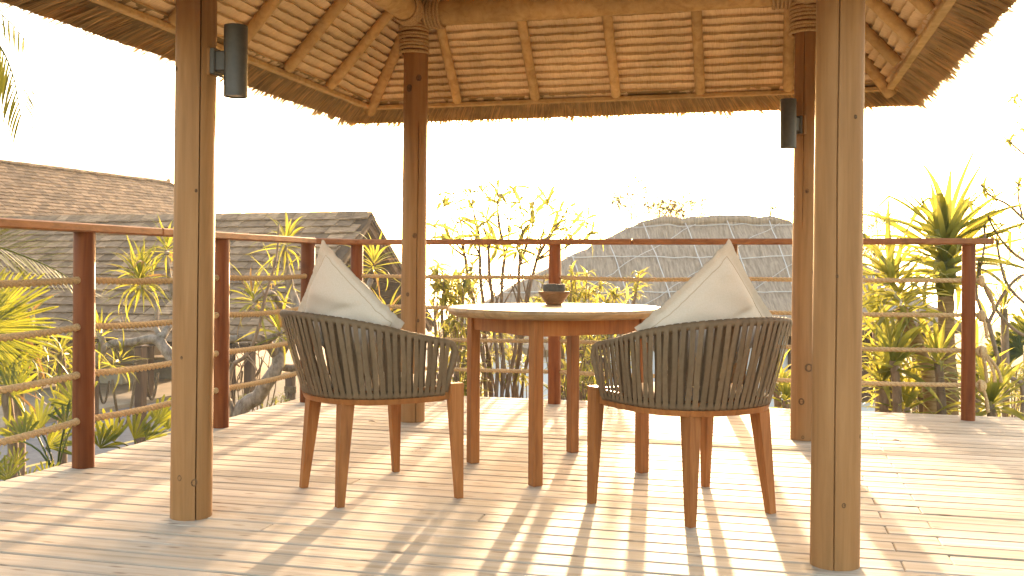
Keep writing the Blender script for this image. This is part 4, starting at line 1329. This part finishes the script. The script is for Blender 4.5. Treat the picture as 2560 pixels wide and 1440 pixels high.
# twiggy bare shrub behind the trunk
tw = tree_root('bare_shrub', 'bare twiggy shrub below the ropes beside the thick grey trunk', 'shrub', 620, 1040, 9.4)
tr = MB()
for k in range(9):
    x0 = 585 + 12 * k
    limb(tr, [Vector(tw.location), at(x0, 1000, 9.4), at(x0 + rp.uniform(-25, 25), 930, 9.4), at(x0 + rp.uniform(-40, 40), 870, 9.4)], 0.012, 0.004, n=5)
tr.build('stems', M['twig'], tw, smooth=True)

# --- palms
def frond(parent, path, leaf_len, mat, n=26, w=0.022, spread=0.9, droop=0.7, both=True, name='frond', sides=(1, -1), sidev=None):
    P = smooth_path(path, n + 6)
    mb = MB(); L = len(P)
    mb.tube(P, [0.016 * (1 - 0.85 * i / (L - 1)) for i in range(L)], 6)
    st = mb
    for i in range(3, L - 1):
        t = (P[i + 1] - P[i - 1]).normalized() if i < L - 1 else (P[i] - P[i - 1]).normalized()
        f = i / (L - 1)
        side = t.cross(Vector((0, 0, 1)))
        if side.length < .05: side = Vector((1, 0, 0))
        if sidev is not None: side = Vector(sidev) - t * t.dot(Vector(sidev))
        side.normalize(); up = side.cross(t)
        if sidev is not None: up = Vector((0, 0, 0))
        ll = leaf_len * (0.45 + 0.75 * math.sin(math.pi * (0.12 + 0.82 * f))) * rp.uniform(0.85, 1.1)
        for s in sides:
            d = (side * s * spread + t * (0.75 + 0.5 * f) + up * 0.35 + Vector((0, rp.uniform(-.15, .15), rp.uniform(-.12, .12)))).normalized()
            b = P[i]; m_ = 6; vs = []; dd = d.copy()
            for k in range(m_ + 1):
                u_ = k / m_
                ww = w * (0.5 + 0.5 * min(1, u_ * 4)) * (1 if u_ < .55 else max(0.06, (1 - u_) / .45))
                nn = dd.cross(Vector((0, 0, 1)))
                nn = nn.normalized() if nn.length > .05 else side
                vs += [b - nn * ww / 2, b + nn * ww / 2]
                b = b + dd * (ll / m_); dd = (dd + Vector((0, 0, -droop / m_))).normalized()
            st.add(vs, [(2 * k, 2 * k + 1, 2 * k + 3, 2 * k + 2) for k in range(m_)])
    return st.build(name, M[mat], parent)
# tall palm beyond the left edge: one frond hangs into view under the eave
pt_ = thing('palm_tree', 'tall palm whose drooping green frond hangs in at the upper left', 'palm', (-5.6, 7.0, ground_z(-5.6, 7.0)))
crown = at(-330, -120, 7.0)
tr = MB(); limb(tr, [Vector(pt_.location), Vector((-5.5, 7.0, 0.5)), Vector((crown.x - .1, 7.0, 2.0)), crown], 0.13, 0.09, n=12); tr.build('trunk', M['ringbark'], pt_, smooth=True)
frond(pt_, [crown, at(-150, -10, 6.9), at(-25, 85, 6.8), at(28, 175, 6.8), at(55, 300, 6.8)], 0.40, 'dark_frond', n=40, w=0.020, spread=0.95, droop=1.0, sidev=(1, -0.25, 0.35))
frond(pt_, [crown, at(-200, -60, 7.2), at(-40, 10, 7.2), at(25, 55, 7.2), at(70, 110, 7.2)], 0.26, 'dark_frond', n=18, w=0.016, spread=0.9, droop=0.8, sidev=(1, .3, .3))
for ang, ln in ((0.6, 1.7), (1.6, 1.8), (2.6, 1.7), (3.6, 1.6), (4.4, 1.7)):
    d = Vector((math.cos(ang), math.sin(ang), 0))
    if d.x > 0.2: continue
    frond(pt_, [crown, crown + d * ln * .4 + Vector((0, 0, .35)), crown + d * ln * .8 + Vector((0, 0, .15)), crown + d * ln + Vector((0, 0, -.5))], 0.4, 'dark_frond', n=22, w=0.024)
# smaller palm behind the left railing, backlit frond
pl = thing('palm_tree', 'young palm behind the left railing, yellow green frond lit from behind', 'palm', (-4.2, 6.2, ground_z(-4.2, 6.2)))
pc = at(-420, 760, 6.2)
tr = MB(); limb(tr, [Vector(pl.location), Vector((pc.x, 6.2, pc.z))], 0.09, 0.06, n=10); tr.build('trunk', M['ringbark'], pl, smooth=True)
frond(pl, [pc, at(-220, 600, 6.2), at(-40, 610, 6.2), at(80, 648, 6.2), at(165, 690, 6.2), at(205, 735, 6.2)], 0.30, 'frond', n=54, w=0.018, spread=0.9, droop=0.25, sidev=(0.25, 0.15, 1), sides=(1, 1, -0.5))
frond(pl, [pc, at(-300, 560, 6.4), at(-120, 590, 6.4), at(20, 640, 6.4), at(75, 690, 6.4)], 0.26, 'frond', n=30, w=0.016, spread=0.8, droop=0.4, sidev=(0.2, .3, 1), sides=(1, -.6))
for ang in (1.8, 2.8, 3.8, 4.9):
    d = Vector((math.cos(ang), math.sin(ang), 0))
    frond(pl, [pc, pc + d * .6 + Vector((0, 0, .4)), pc + d * 1.1 + Vector((0, 0, .2)), pc + d * 1.4 + Vector((0, 0, -.3))], 0.34, 'frond', n=20, w=0.024)

def fan_leaf(parent, hub, root, normal, upd, R, n, span, mat, width=None, fold=0.25, name='leaf', cut=0.45):
    """fan of pleated segments round a hub, on a stalk from root"""
    nrm = Vector(normal).normalized(); u_ = Vector(upd); u_ = (u_ - nrm * u_.dot(nrm)).normalized(); v = nrm.cross(u_)
    mb = MB()
    hub = Vector(hub)
    mid = hub.lerp(Vector(root), 0.5) + Vector((0, 0, 0.04))
    mb.tube(smooth_path([root, mid, hub], 6), 0.0055, 5)
    for i in range(n):
        a = -span / 2 + span * i / (n - 1) + rp.uniform(-.02, .02)
        d = u_ * math.cos(a) + v * math.sin(a); s = u_ * -math.sin(a) + v * math.cos(a)
        L = R * (1 - 0.18 * abs(a) / (span / 2)) * rp.uniform(0.86, 1.05)
        wmax = width or (2 * R * 0.6 * math.tan(span / n / 2) * 1.0)
        vs = []
        dr = rp.uniform(0.0, 0.14)
        for t in (0.02, 0.25, 0.5, 0.75, 0.93, 1.0):
            w = wmax * min(1, t / 0.5) * (1 if t < 0.92 else (0.75 if t < .95 else .35))
            w = max(w, 0.002)
            c = hub + d * (L * t) + Vector((0, 0, -dr * R * t * t))
            up_ = nrm * (w * fold)
            vs += [c - s * w / 2 + up_, c, c + s * w / 2 + up_]
        mb.add(vs, [(3 * k + j, 3 * k + j + 1, 3 * k + j + 4, 3 * k + j + 3) for k in range(5) for j in range(2)])
    return mb.build(name, M[mat], parent)
def fan_palm(label, base, leaves, mat='fan', group='fan palms below the deck edge'):
    p = at(*base); g = Vector((p.x, p.y, ground_z(p.x, p.y)))
    t = thing('fan_palm', label, 'palm', g, group)
    tr = MB(); c = at(*base)
    limb(tr, [g, c.lerp(g, .5), c], 0.03, 0.018, n=7); tr.build('stem', M['twig'], t, smooth=True)
    for px, py, Y, R, n, span, ang, *wd in leaves:
        hub = at(px, py, Y)
        upd = Vector((math.sin(ang), rp.uniform(-.25, .25), math.cos(ang)))
        fan_leaf(t, hub, c, Vector((rp.uniform(-.35, .35), -1, rp.uniform(0.05, .55))), upd, R, n, span, mat, width=wd[0] if wd else R * 0.105)
    return t
fan_palm('large fan palm with long narrow green blades at the far left', (-60, 1020, 6.0),
         [(-45, 825, 6.0, 0.50, 40, 2.7, 1.0, .016), (-60, 850, 6.2, 0.42, 30, 2.6, 1.8, .015), (-70, 790, 6.1, 0.4, 30, 2.4, 0.3, .015)])
fan_palm('yellow green fan palm between the left edge and the first railing post', (140, 1190, 5.35),
         [(165, 1062, 5.35, 0.17, 9, 2.5, 0.25), (198, 1025, 5.5, 0.25, 11, 2.0, -0.55), (100, 1075, 5.5, 0.22, 9, 1.8, -0.4), (60, 1105, 5.4, .2, 9, 2.0, -.5), (30, 990, 5.8, .24, 9, 1.8, .3), (115, 1120, 5.5, .2, 8, 1.6, .9)])
fan_palm('low fan palm with blunt leaf tips between the railing post and the front log post', (345, 1150, 6.0),
         [(285, 1105, 5.9, 0.22, 8, 1.7, -0.3), (335, 1098, 6.0, 0.20, 7, 1.5, 0.45), (392, 1062, 6.2, 0.20, 8, 1.5, 0.15), (420, 1075, 6.4, .2, 7, 1.4, .0), (250, 1120, 5.8, 0.18, 8, 1.9, 0.3), (365, 1100, 6.0, .17, 7, 1.7, .6)])
fan_palm('small fan palm with short broad leaves in the lower left corner', (60, 1260, 4.75),
         [(70, 1215, 4.8, 0.11, 8, 2.2, 0.4), (20, 1200, 4.8, 0.14, 8, 2.0, -0.4), (115, 1195, 4.9, 0.10, 8, 2.2, 0.5), (-20, 1190, 4.9, .15, 8, 2, .2), (40, 1165, 5.0, .12, 7, 1.8, .1)])

# strap leaved clumps
strap_long = blade_set(0.62, 0.030, 'drac', (0.9, 1.5, 2.1, 2.6), fold=0.45, tip=0.5)
def clump(name, label, cat, px, py, Y, n, meshes, scale, el0=-0.4, el1=1.3, group=None, ax=(0, 0, 1), lean=(0, 0)):
    p = at(px, py, Y)
    g = Vector((p.x + lean[0], p.y + lean[1], ground_z(p.x, p.y)))
    t = thing(name, label, cat, g, group)
    if p.z - g.z > 0.05:
        tr = MB(); limb(tr, [g, g.lerp(p, .5) + Vector((0.03, 0, 0)), p], 0.04, 0.03, n=8); tr.build('stem', M['twig'], t, smooth=True)
    rosette(t, p, ax, n, meshes, el0, el1, scale=scale)
    return t
clump('strap_leaf_plant', 'plant with long hanging grey green strap leaves at the left edge behind the ropes', 'plant', 45, 845, 6.6, 44, strap_long, 1.0, -1.0, 1.1)
clump('strap_leaf_plant', 'plant with narrow arching strap leaves low at the left edge above the yellow fan palm', 'plant', 20, 960, 6.0, 34, strap_long, 0.7, -0.9, 1.1)
clump('strap_leaf_plant', 'plant with arching strap leaves just left of the first railing post', 'plant', 150, 885, 7.2, 30, strap_long, 0.75, -0.8, 1.2)

# --- big screw pines on the right
pand = blade_set(0.85, 0.075, 'pand', (0.25, 0.6, 1.0), fold=0.55, n=11, tip=0.4, base_w=0.9) + blade_set(0.85, 0.07, 'pand', (0.7,), fold=0.5, n=11, tip=0.45, base_w=0.9, kink=1.3)
pand_h = blade_set(0.8, 0.07, 'pand', (1.6, 2.3), fold=0.45, n=11, tip=0.5, base_w=0.9)
YP = 7.9
sp1 = tree_root('screw_pine', 'tall screw pine with ringed trunk and stiff spiral leaves beside the right railing post', 'tree', 2372, 1040, YP)
tr = MB()
P = smooth_path([Vector(sp1.location), at(2376, 1030, YP), at(2368, 880, YP), at(2364, 735, YP)], 60)
tr.tube(P, [0.062 * (1 + 0.10 * ((i * 7919) % 5 - 2) / 3) for i in range(60)], 14)
tr.build('trunk', M['ringbark'], sp1, smooth=True)
MB().tube([at(2364, 742, YP), at(2362, 690, YP), at(2360, 600, YP)], [0.06, 0.085, 0.05], 12).build('leaf_base', M['pand'], sp1, smooth=True)
for k in range(7):
    c = at(2362, 715 - 21 * k, YP)
    f = k / 6
    ml = pand if k > 2 else pand + pand_h
    rosette(sp1, c, (0, 0, 1), 13, ml, -0.25 + 0.75 * f, 0.55 + 0.85 * f, scale=0.86 + 0.22 * f, r0=0.04, stem=0.05)
sp2 = tree_root('screw_pine', 'leaning screw pine with long hanging yellow strap leaves right of the front post', 'tree', 2330, 1000, YP - .5)
Y3 = YP - .5
tr = MB()
P = smooth_path([Vector(sp2.location), at(2325, 980, Y3), at(2300, 880, Y3), at(2250, 770, Y3)], 50)
tr.tube(P, [0.05 * (1 + 0.10 * ((i * 7919) % 5 - 2) / 3) for i in range(50)], 12)
tr.build('trunk', M['ringbark'], sp2, smooth=True)
for k in range(5):
    c = at(2262 - 9 * k, 790 - 28 * k, Y3); f = k / 4
    rosette(sp2, c, (-.35, 0, 1), 13, pand + pand_h, -0.5 + 0.8 * f, 0.4 + 0.9 * f, scale=0.62 + 0.1 * f, r0=0.035, stem=.05)
brom = blade_set(0.5, 0.045, 'pand', (0.3, 0.8, 1.4), fold=0.4, n=8, tip=0.55, base_w=0.7)
G_ = 'strap leaved plants along the far deck edge'
for px, py, Y, n, sc, lab in ((2205, 955, 7.3, 26, .95, 'yellow green strap leaved plant just right of the front log post'),
                              (2262, 1020, 7.3, 26, .85, 'low yellow strap leaved plant at the deck edge below the bottom rope'),
                              (2300, 985, 7.6, 24, .9, 'strap leaved plant at the foot of the ringed screw pine trunk'),
                              (2475, 1010, 7.1, 30, 1.0, 'broad strap leaved plant beyond the right end of the railing'),
                              (2220, 870, 7.6, 18, .8, 'upright strap leaved plant behind the third rope right of the front post'),
                              (2420, 1020, 7.4, 18, .7, 'small strap leaved plant behind the right end post of the railing'),
                              (1965, 1000, 7.4, 26, .75, 'strap leaved plant just left of the rear right log post'),
                              (2190, 800, 8.0, 22, 1.0, 'tall strap leaved plant behind the top ropes, closest to the front right post'),
                              (2345, 905, 7.2, 20, .95, 'yellow strap leaved plant in front of the ringed trunk at the third rope'),
                              (2440, 930, 7.9, 20, .9, 'strap leaved plant behind the frayed rope ends of the railing'),
                              (2235, 905, 7.2, 22, 1.05, 'broad yellow strap leaved plant between the second and bottom rope right of the front post'),
                              (1940, 960, 7.6, 18, .7, 'strap leaved plant seen beside the right chair back'),
                              (1490, 990, 8.2, 14, .55, 'dull strap leaved plant behind the table legs at the deck edge')):
    clump('strap_leaf_plant', lab, 'plant', px, py, Y, n, brom, sc, -0.2, 1.35, G_)
fine = blade_set(0.34, 0.012, 'drac', (0.3, 0.8, 1.4), fold=0.3, n=6, tip=0.3)
clump('grassy_plant', 'fine leaved tuft plant above the dark palm at the right edge', 'plant', 2510, 770, 8.6, 90, fine, 1.1, -0.6, 1.4)
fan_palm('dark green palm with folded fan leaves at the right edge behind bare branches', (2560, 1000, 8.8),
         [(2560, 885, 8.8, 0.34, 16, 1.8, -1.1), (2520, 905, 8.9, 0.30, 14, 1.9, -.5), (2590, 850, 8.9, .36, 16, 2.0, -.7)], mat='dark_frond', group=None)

# --- lance leaved shrubs (many stems, whorls of narrow leaves at the tips)
lance = [blade(0.16 * k, 0.026, dr, fold=0.3, n=5, base_w=0.25, tip=0.55).mesh('leaf', M['lance']) for dr in (0.4, 1.0, 1.7) for k in (0.8, 1.1)]
lance_src = [blade(0.16 * k, 0.026, dr, fold=0.3, n=4, base_w=0.25, tip=0.55) for dr in (0.4, 1.0, 1.7) for k in (0.8, 1.1)]
def whorl_mesh(mb, c, axis, n, scale, src=lance_src):
    ax = Vector(axis).normalized(); x = ax.cross(Vector((.3, .9, .2))).normalized(); y = ax.cross(x)
    for i in range(n):
        th = i * 2.4 + rp.uniform(-.3, .3); el = rp.uniform(-.6, 1.1)
        rad = x * math.cos(th) + y * math.sin(th)
        d = (rad * math.cos(el) + ax * math.sin(el)).normalized()
        s = ax.cross(d); s = s.normalized() if s.length > .05 else x; u_ = d.cross(s)
        m4 = Matrix((d, s, u_)).transposed().to_4x4(); k = scale * rp.uniform(.7, 1.15)
        b = rp.choice(src); o_ = Vector(c) - ax * rp.uniform(0, .05) * scale * 2
        mb.add([o_ + m4 @ (v * k) for v in b.v], b.f)
def whorl_objs(parent, c, axis, n, scale):
    ax = Vector(axis).normalized(); x = ax.cross(Vector((.3, .9, .2))).normalized(); y = ax.cross(x)
    for i in range(n):
        th = i * 2.4 + rp.uniform(-.3, .3); el = rp.uniform(-.7, 1.1)
        rad = x * math.cos(th) + y * math.sin(th)
        place(rp.choice(lance), 'leaf', parent, Vector(c) - ax * rp.uniform(0, .08) * scale, rad * math.cos(el) + ax * math.sin(el), ax, scale * rp.uniform(.7, 1.15))
YS = 8.8
sh = tree_root('lance_leaf_shrub', 'tall many-stemmed shrub with narrow leaf whorls behind the table', 'shrub', 1255, 1000, YS)
tips = [(1100, 490), (1130, 475), (1165, 470), (1205, 465), (1245, 458), (1285, 465), (1300, 500), (1245, 490), (1180, 500), (1085, 560), (1150, 540), (1215, 545),
        (1270, 540), (1310, 570), (1335, 545), (1370, 495), (1400, 520), (1385, 560), (1430, 560), (1470, 545), (1350, 600), (1190, 590), (1125, 595), (1290, 615), (1240, 610), (1425, 515), (1485, 575), (1335, 500)]
tr = MB(); g0 = Vector(sh.location); nleaf = 0
forks = [(1160, 640), (1200, 640), (1222, 620), (1262, 640), (1300, 660), (1340, 650)]
for i, (fx, fy) in enumerate(forks):
    bx = 1215 + 14 * i
    limb(tr, [g0 + Vector((rp.uniform(-.15, .15), rp.uniform(-.15, .15), 0)), at(bx, 985, YS + rp.uniform(-.2, .2)), at((bx + fx) / 2 + rp.uniform(-8, 8), (985 + fy) / 2, YS), at(fx, fy, YS + rp.uniform(-.25, .25))], 0.022, 0.013, n=7, wob=.02)
for px, py in tips:
    dY = rp.uniform(-.45, .45)
    fx, fy = min(forks, key=lambda f: abs(f[0] - (px * .6 + 1250 * .4)) + rp.uniform(0, 30))
    c = at(px, py, YS + dY)
    limb(tr, [at(fx, fy, YS), at(fx * .55 + px * .45 + rp.uniform(-10, 10), fy * .5 + py * .5 + 12, YS + dY * .6), c], 0.010, 0.005, n=5, wob=.012)
    k = 10 if nleaf < 282 else 0
    if k: whorl_objs(sh, c, (c - at(fx, fy, YS)) * 1.0 + Vector((0, 0, .1)), k, 1.35); nleaf += k
# extra thin stems
for k in range(12):
    bx = 1190 + 11 * k + rp.uniform(-6, 6)
    limb(tr, [g0 + Vector((rp.uniform(-.2, .2), rp.uniform(-.2, .2), 0)), at(bx, 980, YS + .2), at(bx + rp.uniform(-30, 60), 800, YS + .2), at(bx + rp.uniform(-50, 110), 680, YS + .2)], 0.013, 0.006, n=5, wob=.02)
tr.build('stems', M['twig'], sh, smooth=True)

def lance_bush(label, base, tips_, mat='lance', scale=1.0, n=9, stems=True, group=None, stem_r=0.010):
    p = at(*base); g = Vector((p.x, p.y, ground_z(p.x, p.y)))
    t = thing('leafy_shrub', label, 'shrub', g, group)
    st = MB(); fo = MB()
    for px, py in tips_:
        Y = base[2] + rp.uniform(-.35, .35)
        c = at(px, py, Y)
        limb(st, [g + Vector((rp.uniform(-.1, .1), 0, 0)), g.lerp(c, .5) + Vector((rp.uniform(-.08, .08), rp.uniform(-.1, .1), .05)), c], stem_r, 0.004, n=5, wob=.02)
        whorl_mesh(fo, c, (c - g).normalized() + Vector((rp.uniform(-.3, .3), rp.uniform(-.3, .3), .2)), n, scale)
    st.build('stems', M['twig'], t, smooth=True)
    fo.build('foliage', M[mat], t, kind='stuff')
    return t
def scatter(n, x0, x1, y0, y1, shape=None):
    return [(rp.uniform(x0, x1), rp.uniform(y0, y1)) for _ in range(n)]
lance_bush('yellow leafy shrub just right of the rear left log post', (1120, 1000, 8.6), [(1095, 660), (1110, 690), (1130, 700), (1085, 715), (1150, 730), (1105, 745), (1135, 765), (1090, 780), (1165, 770), (1120, 800), (1155, 820), (1100, 840), (1140, 860), (1175, 890), (1120, 900), (1150, 930), (1185, 960), (1130, 960), (1100, 690)] + scatter(34, 1075, 1190, 660, 980), n=13, scale=1.1)
lance_bush('bright leafy shrub spreading behind the bowl and table top', (1460, 1010, 8.8), [(1400, 690), (1430, 675), (1470, 680), (1380, 720), (1420, 730), (1500, 700), (1460, 720), (1540, 720), (1590, 725), (1570, 745), (1510, 745), (1350, 745), (1400, 760), (1620, 790), (1560, 780), (1330, 760), (1480, 750)] + scatter(26, 1380, 1600, 780, 960) + scatter(22, 1350, 1600, 680, 760), n=13, scale=1.05)
lance_bush('low leafy shrub under the round table behind the ropes', (1290, 1010, 9.2), scatter(26, 1200, 1340, 800, 985), n=10, scale=.9)
lance_bush('leafy shrub between the table and the right chair at the deck edge', (1420, 1020, 8.0), scatter(22, 1370, 1500, 820, 995), n=11, scale=.9)
lance_bush('leafy shrub tangled with the strap leaved plants right of the front post', (2280, 1030, 8.2), scatter(44, 2165, 2400, 760, 1025), n=11, scale=.85)
lance_bush('leafy shrub at the right edge beyond the railing end', (2500, 1030, 8.2), scatter(20, 2430, 2580, 900, 1030), n=10, scale=.9)
lance_bush('leafy shrub under the left chair at the deck edge', (700, 1040, 9.3), scatter(22, 600, 770, 985, 1030), mat='bush', n=10, scale=.5)

# frangipani at the right edge: bare forked branches, narrow leaves at the ends
fg = tree_root('frangipani', 'frangipani tree at the right edge with bare forked branches and tip leaves', 'tree', 2480, 1030, 7.6)
tr = MB(); g0 = Vector(fg.location); Yf = 7.6
limb(tr, [g0, at(2560, 1000, Yf), at(2510, 940, Yf), at(2488, 870, Yf), at(2472, 810, Yf)], 0.022, 0.016, n=7)
limb(tr, px_path([(2472, 810, Yf), (2500, 745, Yf), (2545, 690, Yf), (2580, 680, Yf)]), 0.014, 0.01, n=6)
limb(tr, px_path([(2472, 810, Yf), (2450, 770, Yf), (2440, 720, Yf), (2455, 640, Yf), (2460, 560, Yf)]), 0.013, 0.008, n=6)
limb(tr, px_path([(2600, 860, Yf), (2540, 830, Yf), (2500, 790, Yf), (2470, 740, Yf), (2450, 690, Yf), (2445, 650, Yf)]), 0.016, 0.008, n=6)
limb(tr, px_path([(2600, 790, Yf), (2550, 745, Yf), (2515, 700, Yf), (2495, 640, Yf), (2490, 600, Yf)]), 0.014, 0.008, n=6)
limb(tr, px_path([(2620, 660, Yf), (2560, 650, Yf), (2510, 610, Yf), (2480, 560, Yf), (2470, 530, Yf)]), 0.014, 0.007, n=6)
limb(tr, px_path([(2620, 600, Yf), (2555, 540, Yf), (2520, 510, Yf), (2480, 490, Yf), (2455, 465, Yf)]), 0.014, 0.007, n=6)
limb(tr, px_path([(2620, 430, Yf), (2570, 390, Yf), (2540, 365, Yf), (2520, 345, Yf)]), 0.012, 0.006, n=6)
limb(tr, [Vector((3.95, 7.6, ground_z(3.95, 7.6))), at(2640, 900, Yf), at(2630, 660, Yf), at(2620, 430, Yf), at(2590, 270, Yf)], 0.03, 0.014, n=7)
limb(tr, px_path([(2560, 540, Yf), (2548, 500, Yf), (2545, 460, Yf)]), 0.009, 0.006, n=6)
tr.build('trunk', M['twig'], fg, smooth=True)
fo = MB()
for px, py, n, sc in ((2545, 235, 14, 1.0), (2525, 335, 14, 1.0), (2550, 300, 8, .9), (2455, 462, 16, 1.05), (2545, 455, 12, .9), (2480, 490, 8, .8), (2470, 535, 10, .7), (2500, 560, 10, .6), (2490, 600, 14, .7), (2520, 600, 12, .7), (2460, 560, 10, .7), (2545, 560, 10, .8), (2445, 650, 10, .8), (2520, 650, 12, .6), (2560, 620, 12, .8), (2440, 700, 9, .7), (2545, 700, 10, .7), (2480, 760, 10, .6)):
    whorl_mesh(fo, at(px, py, Yf), (rp.uniform(-.4, .1), rp.uniform(-.2, .2), 1), n, sc)
fo.build('foliage', M['lance'], fg, kind='stuff')

# far trees behind the thatched house, haze and glare put into their colours
def far_tree(label, px, py_top, py_base, Y, spread, n, sc):
    p = at(px, py_base, Y); top = at(px, py_top, Y)
    g = Vector((p.x, p.y, ground_z(p.x, p.y)))
    t = thing('feathery_tree', label, 'tree', g, 'pale trees behind the thatched house')
    st, fo = MB(), MB()
    limb(st, [g, g.lerp(top, .5), top], 0.07, 0.01, n=7, wob=.1)
    for k in range(n):
        f = rp.uniform(.1, 1.0)
        b = at(px, py_base + (py_top - py_base) * f * .9, Y)
        a = rp.uniform(0, 6.28); r = spread * 1.35 * rp.uniform(.1, 1) * (1.3 - f * .8)
        c = b + Vector((math.cos(a) * r, math.sin(a) * r * .6, rp.uniform(.1, .6) * spread))
        limb(st, [b - Vector((0, 0, .5)), b.lerp(c, .6), c], 0.016, 0.006, n=4, wob=.05)
        for m_ in range(16):
            whorl_mesh(fo, c + Vector((rp.gauss(0, .26), rp.gauss(0, .3), rp.gauss(0, .2))), (math.cos(a), 0, 1), 6, sc * 1.0)
    st.build('trunk', M['bark'], t, smooth=True)  # lighter bark imitates the glare that pales these trunks
    fo.build('crown', M['far'], t, kind='stuff')
far_tree('sparse pale tree rising behind the left end of the thatched ridge', 1580, 440, 600, 40, 1.3, 26, 1.5)
far_tree('rounded pale tree behind the middle of the thatched ridge', 1690, 490, 590, 38, 1.2, 34, 1.5)
far_tree('faint tree behind the thatched ridge beside the rear right post', 1925, 500, 600, 46, 1.0, 16, 1.4)
far_tree('faint tree seen beyond the front right post above the handrail', 2195, 540, 700, 36, 1.1, 24, 1.4)
far_tree('faint low tree beyond the road at the table', 1180, 690, 840, 55, 2.2, 26, 1.8)

# two dry leaves lying on the boards
for px, py, lab in ((932, 1062, 'small dry brown leaf on the deck left of the rear left log post'), (2244, 1104, 'small dry brown leaf on the deck right of the front right log post')):
    Y = CAM_H / ((py - HORIZON) / FPX); p = at(px, py, Y); p.z = 0.004
    lf = blade(0.055, 0.022, 0.5, fold=0.5, n=6, base_w=0.2, tip=0.5)
    lf.v = [p + Vector((v.x - 0.027, v.y, v.z + 0.012)) for v in lf.v]
    tag(lf.build('dry_leaf', M['twig']), lab, 'leaf')

# loose green ground cover on the slope round the deck
gc = MB()
for k in range(2600):
    if k % 3 == 0: p, q = rp.uniform(-1.2 - 3.5, -1.2), rp.uniform(-1, 5)
    else: p, q = rp.uniform(-3, 6.5), rp.uniform(3.65, 8.5)
    w = D(p, q); z = ground_z(w.x, w.y)
    whorl_mesh(gc, Vector((w.x, w.y, z + rp.uniform(0.02, .22))), (rp.uniform(-.4, .4), rp.uniform(-.4, .4), 1), 5, rp.uniform(.5, 1.1))
tag(gc.build('ground_cover', M['bush']), kind='stuff')

# ------------------------------------------------------------------ sea haze
m = bpy.data.materials.new('haze'); m.use_nodes = True
nt = m.node_tree; nt.nodes.clear()
o_ = nt.nodes.new('ShaderNodeOutputMaterial'); pvn = nt.nodes.new('ShaderNodeVolumePrincipled')
pvn.inputs['Color'].default_value = (0.95, 0.93, 0.90, 1)
pvn.inputs['Density'].default_value = 0.0005
pvn.inputs['Anisotropy'].default_value = 0.3
nt.links.new(pvn.outputs[0], o_.inputs['Volume'])
hz = MB().box((0, 0, -2.0), (4100, 0, 0), (0, 4100, 0), (0, 0, 13.0)).build('haze', m)
tag(hz, kind='stuff')
